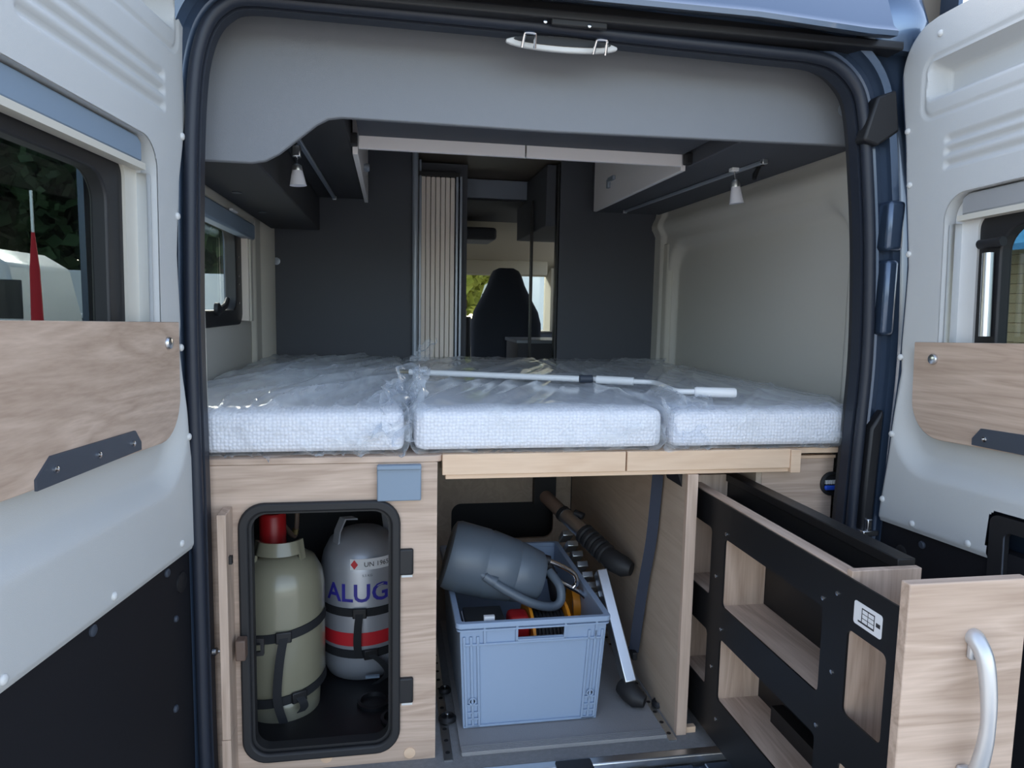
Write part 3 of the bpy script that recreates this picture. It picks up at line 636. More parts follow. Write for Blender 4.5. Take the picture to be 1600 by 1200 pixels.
GL = thing('gas_locker', 'oak gas bottle locker with rounded hatch on the left', 'cabinet', (-.53, .3, -.012))
hz0, hz1, hx0, hx1 = .035, .632, -.705, -.372
build('front_panel', plate([(-.80,-.012), (-.270,-.012), (-.270,.734), (-.80,.734)], [rrect(hx0, hx1, hz0, hz1, .045)], XY(.05), .016), 'wood_x', GL)
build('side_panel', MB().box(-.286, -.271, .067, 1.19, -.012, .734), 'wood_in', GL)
build('back_panel', MB().box(-.93, -.287, .80, .815, -.012, .734), 'darkfelt', GL); build('inner_wall', MB().box(-.93, -.915, .067, .799, -.012, .734), 'darkfelt', GL)
ga = build('gasket', plate(rrect(hx0-.016, hx1+.016, hz0-.016, hz1+.016, .058), [rrect(hx0+.006, hx1-.006, hz0+.006, hz1-.006, .04)], XY(.036), .014), 'rubber', GL, bevel=.005)
build('gasket_lip', plate(rrect(hx0+.001, hx1-.001, hz0+.001, hz1-.001, .044), [rrect(hx0+.012, hx1-.012, hz0+.012, hz1-.012, .036)], XY(.050), .030), 'rubber', ga)
for py in (880, 1081):
    q = at(630, py, y=.042); e = build('hinge_socket', MB().box(hx1+.008, q.x+.024, .040, .052, q.z-.030, q.z+.034), 'black', GL, bevel=.004)
    build('socket_edge', MB().box(q.x-.004, q.x+.022, .044, .051, q.z-.036, q.z-.0305), 'liner_cap', e)
for px, py in ((510, 1183), (640, 1176)): build('cover_cap', MB().lathe([(.014, 0), (.014, .002), (.010, .0025)], at(px, py, y=.05), (0,-1,0), 20), 'wood_pale', GL)
dr = build('hatch_door', MB().box(-.752, -.733, -.018, .049, .12, .640), 'wood_z', GL, bevel=.0015); build('door_lower', MB().box(-.752, -.733, -.018, .049, -.010, .1195), 'wood_z', GL)
k = at(348, 1017, y=-.0); k.x = -.753; build('knob', MB().lathe([(.004,0), (.004,.006), (.009,.010), (.009,.018), (.005,.021)], k, (-1,0,0), 16), 'chrome', dr)
build('catch', MB().box(-.733, -.726, .0, .012, .522, .54), 'black', dr); q = at(378, 1010, y=.03); build('latch_plate', MB().box(q.x-.010, q.x+.012, .005, .034, q.z-.024, q.z+.024), 'brown', GL, bevel=.003)
a, b = at(589, 727, y=.036), at(658, 782, y=.036)
bp = build('grey_plate', MB().box(a.x, b.x, .034, .049, b.z, a.z), 'bracketblue', GL, bevel=.003); build('plate_lip', MB().box(a.x, b.x, .026, .0335, a.z-.010, a.z), 'bracketblue', bp, bevel=.002)

GW = thing('garage_partition', 'oak partition panel at the right side of the rear garage', 'panel', (.376, .6, -.012))
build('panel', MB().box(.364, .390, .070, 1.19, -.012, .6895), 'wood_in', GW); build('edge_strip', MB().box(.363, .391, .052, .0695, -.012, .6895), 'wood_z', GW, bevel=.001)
build('foot_strip', MB().box(.391, .42, .060, .075, -.012, .004), 'wood_pale', GW)
gb_ = thing('wall_garage_back', 'wooden rear wall of the garage with dark rounded cutout', 'wall', (.04, 1.2, -.012), kind='structure')
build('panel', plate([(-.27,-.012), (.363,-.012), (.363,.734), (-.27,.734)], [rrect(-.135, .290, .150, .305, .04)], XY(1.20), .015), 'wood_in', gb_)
build('cutout_back', MB().box(-.27, .36, 1.32, 1.33, -.012, .734), 'black', gb_); build('black_upright', MB().box(.20, .29, 1.16, 1.199, .305, .734), 'black', gb_)
build('upper_batten', MB().box(-.18, .10, 1.17, 1.199, .46, .52), 'wood_in', gb_)
RC = thing('drawer_cabinet', 'oak cabinet carcass behind the pulled-out drawer on the right', 'cabinet', (.65, .4, -.012))
build('end_panel', MB().box(.592, .80, .10, .115, -.012, .715), 'wood_x', RC, bevel=.001); build('side_panel', MB().box(.575, .591, .10, 1.19, -.012, .715), 'wood_in', RC)
build('top_strip', MB().box(.645, .80, .095, .115, .716, .724), 'wood_pale', RC); build('back_panel', MB().box(.391, .574, 1.1, 1.11, -.012, .715), 'darkfelt', RC)
q = at(1298, 755, y=.10); cg = thing('cable_port', 'round black socket with blue insert on the right oak panel', 'socket', q)
build('ring', MB().lathe([(.033,-.001), (.033,-.006), (.026,-.008), (.024,-.002)], q, (0,1,0), 24), 'black', cg); build('insert', MB().box(q.x-.022, q.x+.022, q.y-.010, q.y-.002, q.z-.018, q.z-.004), 'blueplastic', cg, bevel=.004)
for k in range(6): build('tooth', MB().box(q.x-.020+k*.007, q.x-.016+k*.007, q.y-.010, q.y-.003, q.z+.0, q.z+.010), 'liner_cap', cg)

# ------------------------------------------------------------------ pulled-out drawer
DW = thing('pull_out_drawer', 'tall pulled-out drawer with black steel side frame and oak front', 'drawer', (.5, -.3, .0))
holes = [(-.445,-.052,.385,.555), (-.445,-.050,.145,.302), (-.618,-.518,.390,.547), (-.618,-.517,.10,.297), (.018,.16,.385,.560), (.018,.16,.146,.293)]
build('side_frame', plate([(.22,.03), (-.643,.03), (-.643,.638), (.22,.638)], [rrect(a, b, c, d, .012, 4) for a, b, c, d in holes], YZ(.418), .004), 'blacksteel', DW)
for y, z in ((-.057,.568), (-.014,.447), (-.054,.327), (-.013,.211), (-.051,.093), (-.443,.571), (-.484,.597), (-.483,.447), (-.448,.322)): build('screw', MB().lathe([(.0042,0), (.0042,.0015), (.002,.002)], (.418, y, z), (-1,0,0), 10), 'steel', DW)
build('left_rail', MB().box(.4225, .452, -.50, .20, .560, .641), 'wood_y', DW, bevel=.001)
build('box_front', MB().box(.4225, .560, -.515, -.500, .03, .650), 'wood_z', DW, bevel=.001)
build('box_divider', MB().box(.4225, .530, -.050, -.036, .03, .600), 'wood_z', DW); build('box_rear', MB().box(.4225, .530, .165, .18, .03, .660), 'wood_z', DW, bevel=.001)
for z in (.385, .145): build('shelf', MB().box(.4225, .530, -.499, .164, z-.015, z), 'wood_y', DW)
build('box_floor', MB().box(.4225, .530, -.499, .164, .03, .045), 'wood_y', DW)
build('right_panel', MB().box(.531, .535, -.499, .20, .03, .640), 'blacksteel', DW); build('top_tray', MB().box(.447, .530, -.499, .164, .590, .600), 'blacksteel', DW)
build('top_rail', MB().box(.524, .560, -.499, .20, .641, .662), 'blacksteel', DW, bevel=.002)
build('shelf_lip', MB().box(.500, .530, -.47, -.16, .146, .185), 'blacksteel', DW)
fp = build('front', MB().box(.412, .628, -.664, -.644, .0, .686), 'wood_x', DW, bevel=.002)
hx = at(1512, 1080, y=-.664).x
hp = smooth_path([(hx, -.664, .594), (hx, -.672, .592), (hx+.002, -.690, .565), (hx+.003, -.702, .50), (hx+.003, -.702, .44), (hx+.002, -.690, .375), (hx, -.672, .348), (hx, -.664, .346)], 5)
build('handle', MB().tube(hp, [.0105 + .004*abs(math.cos(math.pi*i/(len(hp)-1))) for i in range(len(hp))], 14, flat=1.0, up=(1,0,0)), 'silver', fp)
for z in (.580, .360): build('handle_foot', MB().box(hx-.011, hx+.011, -.676, -.664, z-.02, z+.02), 'silver', fp, bevel=.004)
stk = build('sticker', plate(rrect(-.604, -.533, .566, .607, .005, 4), [], YZ(.4176), -.0008), 'label', DW)
sg = MB()
for (a, b, c, d) in ((-.555,-.5535,.574,.600), (-.586,-.5845,.573,.600), (-.586,-.5535,.598,.600), (-.586,-.5535,.590,.591), (-.586,-.5535,.582,.583), (-.57,-.569,.574,.600), (-.586,-.545,.5725,.5755), (-.600,-.590,.583,.590)): sg.box(.4164, .4168, a, b, c, d)
build('pictogram', sg, 'ink', stk)

# ------------------------------------------------------------------ mattresses in film
def softbox(x0, x1, y0, y1, z0, z1, r, nx, ny, nz, disp=None, cham=None):
    mb = MB(); idx = {}
    def pt(i, j, k):
        key = (i, j, k)
        if key in idx: return idx[key]
        p = Vector((x0+(x1-x0)*i/nx, y0+(y1-y0)*j/ny, z0+(z1-z0)*k/nz))
        c = Vector((min(max(p.x, x0+r), x1-r), min(max(p.y, y0+r), y1-r), min(max(p.z, z0+r), z1-r)))
        d = p-c; nrm = d.normalized() if d.length > 1e-7 else Vector((0,0,1))
        if d.length > 1e-7: p = c + nrm*r
        if disp: p = p + nrm*disp(p, nrm)
        if cham: p = cham(p)
        idx[key] = len(mb.v); mb.v.append(p); return idx[key]
    for (a, b, fx) in ((nx, ny, 'z'), (nx, nz, 'y'), (ny, nz, 'x')):
        for i in range(a):
            for j in range(b):
                for e in (0, 1):
                    if fx == 'z': g = lambda s, t: pt(s, t, nz*e)
                    elif fx == 'y': g = lambda s, t: pt(s, ny*e, t)
                    else: g = lambda s, t: pt(nx*e, s, t)
                    mb.f.append((g(i, j), g(i+1, j), g(i+1, j+1), g(i, j+1)))
    return mb
def film_disp(seed, amp):
    o = Vector((seed*3.7, seed*1.3, 0))
    def f(p, n):
        # long folds running front to back on top, slanting folds on the front
        q = Vector((p.x*6.5 - p.y*2.6, p.y*.7, .3)) + o; a = 1-abs(noise.noise(q)); b = 1-abs(noise.noise(q*2.1 + Vector((5, 2, 1))))
        q2 = Vector((p.x*9 + p.z*12, p.y*2, p.z*5 - p.x*4)) + o; c = 1-abs(noise.noise(q2)); e = 1-abs(noise.noise(q2*1.9 + Vector((3, 1, 4))))
        if n.y < -.5: return amp*(1.1*c**9 + .7*e**10) + .001
        return amp*(1.2*a**12 + .5*b**14)*(1 if n.z > .5 else .6) + .002
    return f
def mattress(x0, x1, lab, cham, amp, seed, zt):
    T = thing('mattress', lab, 'mattress', ((x0+x1)/2, .9, .752), 'mattresses wrapped in film')
    f = build('foam_block', softbox(x0+.008, x1-.008, .058, 1.73, .756, zt, .022, 24, 50, 8, None, cham), 'knit', T, ang=80)
    build('wrapping_film', softbox(x0, x1, .048, 1.738, .7535, zt+.006, .026, 90, 130, 22, film_disp(seed, amp), cham), 'film', T, ang=80)
    return T
chL = lambda p: Vector((p.x + max(0, (.28-p.y))/.23*.13*max(0, (-.335-p.x)/.6), p.y, p.z))
chR = lambda p: Vector((p.x - max(0, (.28-p.y))/.23*.10*max(0, (p.x-.31)/.6), p.y, p.z))
mL = mattress(-.925, -.342, 'film-wrapped white mattress on the left above the gas locker', chL, .017, 1, .858)
mC = mattress(-.332, .302, 'film-wrapped white mattress in the middle of the bed', None, .007, 2, .858)
mR = mattress(.312, .905, 'film-wrapped white mattress on the right below the pale wall', chR, .007, 3, .853)
def crumple(P, name, parent, nu, nv, amp, seed):
    """crumpled film sheet over a 4-point patch"""
    mb = MB()
    for j in range(nv+1):
        for i in range(nu+1):
            s, t = i/nu, j/nv; p = (P[0]*(1-s)+P[1]*s)*(1-t) + (P[3]*(1-s)+P[2]*s)*t
            n = noise.noise_vector(Vector((s*3.2+seed, t*3.2, seed)))*amp + noise.noise_vector(Vector((s*8+seed, t*8, seed*2)))*(amp*.35)
            mb.v.append(p + n)
    for j in range(nv):
        for i in range(nu): mb.f.append((j*(nu+1)+i, j*(nu+1)+i+1, (j+1)*(nu+1)+i+1, (j+1)*(nu+1)+i))
    return build(name, mb, 'film', parent, ang=50)
V3 = Vector
crumple([V3((-.43,.035,.80)), V3((-.315,.035,.80)), V3((-.315,.30,.925)), V3((-.40,.30,.90))], 'film_bunch', mL, 26, 26, .045, 2)
crumple([V3((-.42,.055,.855)), V3((-.30,.055,.855)), V3((-.28,.42,.93)), V3((-.36,.42,.90))], 'film_bunch', mL, 26, 26, .05, 7)
crumple([at(640, 568, y=.85), at(668, 566, y=.85), at(682, 527, y=.95), at(655, 540, y=.95)], 'film_flap', mC, 16, 16, .018, 4)
crumple([V3((.30,.040,.77)), V3((.41,.040,.77)), V3((.42,.09,.872)), V3((.30,.09,.872))], 'film_bunch', mR, 24, 20, .028, 5)
crumple([V3((.30,.06,.868)), V3((.44,.06,.866)), V3((.46,.22,.885)), V3((.31,.22,.885))], 'film_bunch', mR, 22, 20, .02, 9)
crumple([at(950, 566, y=1.40), at(1036, 566, y=1.40), at(1040, 560, y=1.55), at(975, 560, y=1.55)], 'film_fold', mR, 16, 8, .012, 6)

# awning crank on the mattress
CR = thing('awning_crank', 'white awning crank rod with bent handle lying across the mattresses', 'crank rod', at(900, 592, z=.875))
zc = .885
P0, P1, P2, P3 = at(622, 580, z=zc), at(640, 581, z=zc), at(905, 592, z=zc), at(925, 592, z=zc)
P4, P5, P6, P7, P8, P9 = at(932, 593, z=zc), at(990, 596, z=zc), at(1022, 598, z=zc), at(1058, 611, z=zc), at(1085, 612, z=zc), at(1150, 614, z=zc)
build('hook_end', MB().tube([P0, P1], .007, 10), 'brass', CR); build('rod', MB().tube([P1, P2], .0095, 14), 'whitep', CR); build('collar', MB().tube([P2, P3], .0125, 16), 'bracket', CR)
build('upper_grip', MB().tube([P4, P5], .0125, 16), 'whitep', CR); build('crank_arm', MB().tube(smooth_path([P3, P5, P6, (P6+P7)/2, P7, P8], 5), .0075, 12), 'whitep', CR)
build('hand_grip', MB().tube([P8, P8+(P9-P8)*.05, P9-(P9-P8)*.04, P9], [.011,.0135,.0135,.011], 18), 'whitep', CR)

# ------------------------------------------------------------------ gas bottles
def wrap_text(txt, size, c, R, th0, z, m, name, parent, bold=0, zr=0):
    """lettering wrapped round an upright cylinder, th0 = angle of text centre"""
    Vv, Fc = text_mesh(txt, size, bold); w = max(v.x for v in Vv); mb = MB()
    for v in Vv:
        th = th0 + (v.x-w/2)/R; mb.v.append(Vector((c[0] + (R+.0012)*math.cos(th), c[1] + (R+.0012)*math.sin(th), z + v.y)))
    mb.f = Fc; return build(name, mb, m, parent)
def arc_strip(c, R, t0, t1, z0, z1, m, name, parent, off=.0008):
    mb = MB(); n = 24
    for k in range(n+1):
        th = t0+(t1-t0)*k/n
        for z in (z0, z1): mb.v.append(Vector((c[0]+(R+off)*math.cos(th), c[1]+(R+off)*math.sin(th), z)))
    for k in range(n): mb.f.append((2*k, 2*k+2, 2*k+3, 2*k+1))
    return build(name, mb, m, parent)
TR = thing('bottle_tray', 'black plastic tray with round hollows under the gas bottles', 'tray', (-.6, .4, -.012))
build('tray', MB().box(-.90, -.30, .075, .78, -.012, -.002), 'black', TR, bevel=.003)
for x, y in ((-.425, .30), (-.36, .21)): build('hollow_ring', MB().lathe([(.045, 0), (.045, .010), (.036, .012), (.034, .001)], (x, y, -.002), (0,0,1), 24), 'black', TR)
build('tray_tab', MB().box(-.45, -.41, .375, .385, .03, .036), 'bracketblue', TR)
gx, gy, gR = -.672, .335, .114
G = thing('gas_bottle', 'khaki-grey steel gas bottle with pressed collar handle', 'gas bottle', (gx, gy, -.002), 'gas bottles')
build('body', MB().lathe([(.098,.0), (.100,.035), (.092,.05), (gR-.004,.065), (gR,.09), (gR,.345), (gR-.006,.38), (.090,.415), (.055,.436), (.02,.442)], (gx, gy, -.002), (0,0,1), 48), 'bottle', G, ang=50)
mb = MB(); n = 20
for k in range(n+1):
    th = math.radians(-158 + 136*k/n); zt = .475 + .0*k; zb = .395 if k in (0, 1, 2, n-2, n-1, n) else .442
    for r, z in ((.078, zb), (.066, zt), (.058, zt-.001), (.070, zb)): mb.v.append(Vector((gx+r*math.cos(th), gy+r*math.sin(th), z)))
for k in range(n):
    for i in range(4): mb.f.append((k*4+i, k*4+(i+1) % 4, k*4+4+(i+1) % 4, k*4+4+i))
mb.f += [(3,2,1,0), (n*4, n*4+1, n*4+2, n*4+3)]
build('collar', mb, 'bottle', G, ang=50)
rc = at(412, 830, y=.40); build('valve_cap', MB().lathe([(.036,-.055), (.036,.025), (.030,.034), (.0,.036)], (gx-.03, gy+.06, .49), (0,0,1), 24), 'redcap', G)
hs = thing('gas_hose', 'reddish-brown gas hose behind the grey bottle', 'hose', at(463, 830, y=.50))
build('hose', MB().tube(smooth_path([(gx-.01, gy+.12, .47), at(460, 838, y=.50), at(464, 812, y=.50), at(464, 770, y=.52)], 5), .007, 10), 'brown', hs); build('ferrule', MB().tube([at(461, 834, y=.50), at(462, 826, y=.50)], .010, 12), 'brass', hs)
ax_, ay_, aR = -.462, .520, .123
A = thing('gas_bottle', 'silver aluminium gas bottle with blue lettering and red band', 'gas bottle', (ax_, ay_, -.002), 'gas bottles')
build('body', MB().lathe([(.085,.0), (.105,.008), (aR-.003,.04), (aR,.06), (aR,.335), (aR-.008,.37), (.098,.405), (.06,.43), (.025,.438)], (ax_, ay_, -.002), (0,0,1), 48), 'alub', A, ang=50)
for s in (-1, 1):
    th0 = math.radians(-118 if s < 0 else 30); mb = MB(); pts = []
    for k in range(9):
        th = th0 + math.radians(5)*k; pts.append(Vector((ax_+.088*math.cos(th), ay_+.088*math.sin(th), .385 + .10*math.sin(min(k, 8-k)/4*math.pi/2))))
    build('collar', MB().ribbon([V3((ax_-.075, ay_-.055, .395)), V3((ax_-.07, ay_-.05, .44)), V3((ax_-.055, ay_-.04, .475)), V3((ax_-.02, ay_-.055, .48))] if s < 0 else [V3((ax_+.075, ay_+.03, .39)), V3((ax_+.065, ay_+.03, .47))], (.55, -.8, 0), .03, .005), 'alub', A)
TH = math.radians(-100)
wrap_text('ALUGAS', .074, (ax_, ay_), aR, math.radians(-77), .252, 'blue', 'lettering', A, bold=.0014)
arc_strip((ax_, ay_), aR, math.radians(-200), math.radians(20), .118, .158, 'red', 'red_band', A)
lb = arc_strip((ax_, ay_), aR-.006, math.radians(-105), math.radians(-18), .345, .378, 'label', 'label', A, .004)
wrap_text('UN 1965 Propan', .020, (ax_, ay_), aR-.0015, math.radians(-54), .355, 'ink', 'label_text', lb)
dm = MB(); t0 = math.radians(-99); 
for dt, dz in ((-.085, 0), (0, .014), (.085, 0), (0, -.014)): dm.v.append(Vector((ax_+(aR+.0005)*math.cos(t0+dt), ay_+(aR+.0005)*math.sin(t0+dt), .362+dz)))
dm.f = [(0, 1, 2, 3)]; build('hazard_diamond', dm, 'red', lb)
wrap_text('5.5 KG', .010, (ax_, ay_), aR-.0008, math.radians(-82), .326, 'bracket', 'stamp', A)
def strap_round(c, R, z, tilt, a0, a1, lab, tail, w=.024, slope=0):
    T = thing('retaining_strap', lab, 'strap', (c[0], c[1]-R, z), 'bottle retaining straps')
    path = [Vector((c[0]+(R+.003)*math.cos(math.radians(a)), c[1]+(R+.003)*math.sin(math.radians(a)), z + tilt*(a-a0)/(a1-a0))) for a in [a0+(a1-a0)*k/24 for k in range(25)]]
    build('band', MB().ribbon(path, (0,0,1), w, .003), 'strap', T)
    am = tail[0]; f = (am-a0)/(a1-a0); P = Vector((c[0]+(R+.007)*math.cos(math.radians(am)), c[1]+(R+.007)*math.sin(math.radians(am)), z+tilt*f))
    tg = Vector((-math.sin(math.radians(am)), math.cos(math.radians(am)), 0)); rd = Vector((math.cos(math.radians(am)), math.sin(math.radians(am)), 0))
    build('buckle', MB().obox(P, tg, rd, Vector((0,0,1)), .020, .005, w*.62), 'black', T, bevel=.003)
    L = tail[1]; tp = smooth_path([P+rd*.004, P+rd*.012+tg*(.02*tail[2])+V3((0,0,-L*.3)), P+rd*.010+tg*(.03*tail[2])+V3((0,0,-L*.7)), P+rd*.006+tg*(.005*tail[2])+V3((0,0,-L))], 5)
    build('loose_end', MB().ribbon(tp, tg, .022, .002), 'strap', T)
strap_round((gx, gy), gR, .218, .045, -178, -5, 'upper black strap round the khaki bottle', (-80, .23, -.6))
strap_round((gx, gy), gR, .040, .05, -178, -5, 'lower black strap round the khaki bottle', (-62, .04, .3))
strap_round((ax_, ay_), aR, .222, -.004, -190, 10, 'upper black strap round the aluminium bottle', (-92, .13, -.2))
strap_round((ax_, ay_), aR, .098, -.006, -190, 10, 'lower black strap round the aluminium bottle', (-78, .09, 1.6))
q = at(400, 1012, y=.10); sb = thing('strap_buckle', 'square black strap buckle at the left edge of the hatch', 'buckle', q)
build('frame', plate(rrect(q.x-.018, q.x+.018, q.z-.022, q.z+.022, .004), [rrect(q.x-.009, q.x+.010, q.z-.012, q.z+.012, .003)], XY(.10), .008), 'black', sb); build('web', MB().box(q.x-.04, q.x-.019, .101, .104, q.z-.012, q.z+.012), 'strap', sb)

# ------------------------------------------------------------------ garage floor, mat, crate and contents
MT = thing('door_mat', 'grey ribbed mat under the blue-grey crate', 'mat', (.05, .4, -.012))
build('sheet', MB().box(-.205, .335, .050, .80, -.012, -.004), 'mat_', MT)
for k in range(5): build('hem_rib', MB().box(-.204, .334, .044+k*.006, .048+k*.006, -.012, -.0015), 'mat_', MT, bevel=.001)
for i, (x, lab) in enumerate(((-.238, 'perforated lashing rail at the left of the crate'), (.345, 'perforated lashing rail beside the oak partition'))):
    t = thing('lashing_rail', lab, 'rail', (x, .4, -.012), 'floor lashing rails'); build('rail', MB().box(x-.011, x+.011, .03, .95, -.012, -.008), 'alu', t)
    for k in range(14): build('slot', MB().lathe([(.006,0), (.006,.0006)], (x, .06+k*.05, -.008), (0,0,1), 10), 'black', t)
def fitting(px, py, r, lab, hook=False):
    c = at(px, py, z=-.006); t = thing('lashing_eye', lab, 'lashing eye', c, 'black lashing eyes')
    build('cup', MB().lathe([(r, 0), (r, .006), (r*.75, .012), (r*.6, .006)], c, (0,0,1), 22), 'black', t); build('stud', MB().lathe([(.005, .005), (.005, .016), (.003, .018)], c, (0,0,1), 10), 'steel', t)
    if hook: build('tail', MB().ribbon(smooth_path([c+V3((.01,0,.012)), c+V3((.04,.02,.02)), c+V3((.065,.05,.03))], 4), (.6,-.6,.4), .02, .002), 'strap', t)
    return t
fitting(699, 1124, .024, 'black lashing eye in front of the left rail'); fitting(695, 1080, .018, 'small black lashing eye further back on the left rail')
fitting(1008, 1056, .018, 'small black lashing eye beside the ladder foot'); fitting(1030, 1100, .022, 'black lashing eye with strap tail by the partition', True)
# wall strap
sp_ = [at(1028, 742, x=.344), at(1018, 840, x=.342), at(1004, 920, x=.340), at(990, 1018, x=.338)]
WS = thing('lashing_strap', 'navy strap hanging down the oak partition', 'strap', sp_[-1]); build('webbing', MB().ribbon(smooth_path(sp_, 5), (.8, -.5, 0), .030, .003), 'strapblue', WS); build('clip', MB().obox(sp_[-1]+V3((-.003,0,-.005)), V3((1,0,0)), V3((0,1,0)), V3((0,0,1)), .008, .022, .012), 'black', WS, bevel=.003)
# crate
CX, CY0, CY1, CZ0, CZ1 = -.009, .128, .722, -.003, .294
CT = thing('storage_crate', 'blue-grey plastic storage crate filled with camping gear', 'crate', (CX, .42, CZ0))
tp = lambda b: .925 + .075*(b-CZ0)/(CZ1-CZ0)
def ff(y0, sgn):
    return lambda a, b, d: (CX + a*tp(b), (y0 + sgn*(1-tp(b))*.3) + sgn*d, b)
HW = .196
build('front_wall', plate([(-HW,CZ0), (HW,CZ0), (HW,CZ1), (-HW,CZ1)], [rrect(-.047, .083, .246, .270, .004)], ff(CY0, 1), .005), 'crate', CT)
build('rear_wall', plate([(-HW,CZ0), (HW,CZ0), (HW,CZ1), (-HW,CZ1)], [rrect(-.065, .065, .246, .270, .004)], ff(CY1, -1), .005), 'crate', CT)
for s in (-1, 1):
    mb = MB(); xx = lambda b, o: CX + s*(HW-o)*tp(b)
    ya = lambda b: CY0 + (1-tp(b))*.3; yb = lambda b: CY1 - (1-tp(b))*.3
    vs = [(xx(b, o), y, b) for b in (CZ0, CZ1) for o in (0, .005) for y in (ya(b)+.004, yb(b)-.004)]
    mb.add(vs, [(0,1,3,2), (4,6,7,5), (0,4,5,1), (2,3,7,6), (0,2,6,4), (1,5,7,3)]); build('side_wall', mb, 'crate', CT)
build('bottom', MB().box(CX-HW*.92, CX+HW*.92, CY0+.02, CY1-.02, CZ0, CZ0+.005), 'crate', CT)
build('rim', plate(rrect(CX-.206, CX+.206, CY0-.008, CY1+.008, .014), [rrect(CX-.190, CX+.190, CY0+.008, CY1-.008, .010)], lambda a, b, d: (a, b, CZ1-.012+d), .014), 'crate', CT, bevel=.002)
build('rim_band', plate(rrect(CX-.2035, CX+.2035, CY0-.0055, CY1+.0055, .012), [rrect(CX-.194, CX+.194, CY0+.003, CY1-.003, .010)], lambda a, b, d: (a, b, CZ1-.020+d), .004), 'crate', CT)
rb = lambda a0, a1, b0, b1, name='rib', dd=.006: build(name, plate([(a0,b0), (a1,b0), (a1,b1), (a0,b1)], [], ff(CY0, 1), -dd), 'crate', CT, bevel=.0012)
for s in (-1, 1):
    for a in (.150, .168, .186): rb(s*a-.0035, s*a+.0035, .005, .258)
    for a in (.060+.005, .150): rb((s*a+.018)-.003, (s*a+.018)+.003, .238, .292)
    rb(s*.168-.020, s*.168+.020, .0, .006); 
    for z in (.022, .040, .062): rb(s*.168-.018, s*.168+.018, z, z+.004)
    c = V3((CX+s*.168*tp(.075), CY0+(1-tp(.075))*.3-.004, .076)); build('corner_ring', MB().lathe([(.010, 0), (.010, .004), (.007, .004), (.007, 0)], c, (0,-1,0), 18), 'crate', CT)
rb(-.19, .19, .232, .238); rb(-.050, .086, .238, .244); rb(-.19, .19, -.001, .005)
# things in the crate
WC = thing('watering_can', 'slate-grey plastic watering can lying on top of the crate', 'watering can', at(770, 880, y=.34))
b0, b1 = at(698, 864, y=.36), at(846, 903, y=.33); axw = (b1-b0).normalized(); LW_ = (b1-b0).length
build('body', MB().lathe([(.0,.004), (.080,.0), (.094,.006), (.0985,.02), (.0975,LW_*.38), (.0955,LW_*.39), (.0955,LW_*.41), (.097,LW_*.42), (.088,LW_*.70), (.0855,LW_*.71), (.0855,LW_*.73), (.086,LW_*.74), (.072,LW_*.96), (.060,LW_), (.0,LW_*1.01)], b0, axw, 44), 'can', WC, ang=40)
hp = smooth_path([at(757, 900, y=.255), at(790, 922, y=.245), at(830, 942, y=.24), at(862, 948, y=.25), at(876, 938, y=.26), at(874, 915, y=.28), at(858, 893, y=.32)], 6)
build('handle', MB().tube(hp, .0125, 14), 'can', WC); build('handle_root', MB().tube([at(745, 893, y=.265), at(775, 910, y=.25)], [.008, .016], 12), 'can', WC)
def gear(name, lab, cat, c): return thing(name, lab, cat, c)
c = at(757, 962, y=.20); g = gear('battery_box', 'black box with pale edges in the front left of the crate', 'box', c)
build('case', MB().box(c.x-.055, c.x+.05, .15, .25, .10, .285), 'black', g, bevel=.003); build('lid_edge', MB().box(c.x-.057, c.x+.052, .148, .252, .268, .273), 'label', g); build('clip', MB().box(c.x-.008, c.x+.02, .149, .16, .288, .30), 'label', g)
c = at(792, 962, y=.24); g = gear('red_pouch', 'dark red pouch behind the black box in the crate', 'pouch', c); build('pouch', softbox(c.x-.0, c.x+.06, .20, .27, .12, .268, .015, 8, 8, 10), 'redcap', g)
c = V3((.055, .27, .155)); g = gear('cable_reel', 'black cable reel with orange rims inside the crate', 'cable reel', c)
build('drum', MB().lathe([(.085,-.045), (.085,.045)], c, (1,0,0), 32), 'black', g)
for s, x in ((0, -.052), (1, .052)): build('rim', MB().lathe([(.095,-.004), (.12,-.004), (.12,.004), (.095,.004)], c+V3((x,0,0)), (1,0,0), 36), 'orange', g)
for k in range(9): build('cable_turn', MB().tube([c + V3((-.043+k*.0105, .094*math.cos(t), .094*math.sin(t))) for t in [2*math.pi*q/24 for q in range(25)]], .0052, 8), 'rubber', g)
g = gear('crank_handle', 'bent chrome handle bars with black joints in the crate', 'handle', at(880, 900, y=.36))
for pp in ([(852, 874), (880, 886), (898, 898), (900, 912), (893, 920)], [(862, 899), (880, 912), (905, 925), (922, 942), (927, 962), (925, 985)]):
    build('bar', MB().tube(smooth_path([at(a, b, y=.33+.0*i) for i, (a, b) in enumerate(pp)], 5), .0075, 12), 'chrome', g); q = at(*pp[0], y=.33); build('joint', MB().tube([q+V3((-.012,0,.004)), q+V3((.012,0,-.004))], .014, 14), 'black', g)
build('hub', MB().tube([at(852, 874, y=.34), at(862, 899, y=.34), at(868, 935, y=.36)], .016, 12), 'black', g)
q = at(895, 945, y=.40); g = gear('orange_ring', 'orange plastic handle ring standing in the crate', 'ring', q)
build('ring', MB().ribbon([q + V3((.0, .05*math.cos(t), .055*math.sin(t))) for t in [2*math.pi*k/28 for k in range(29)]], (1, 0, 0), .022, .006), 'orange', g)
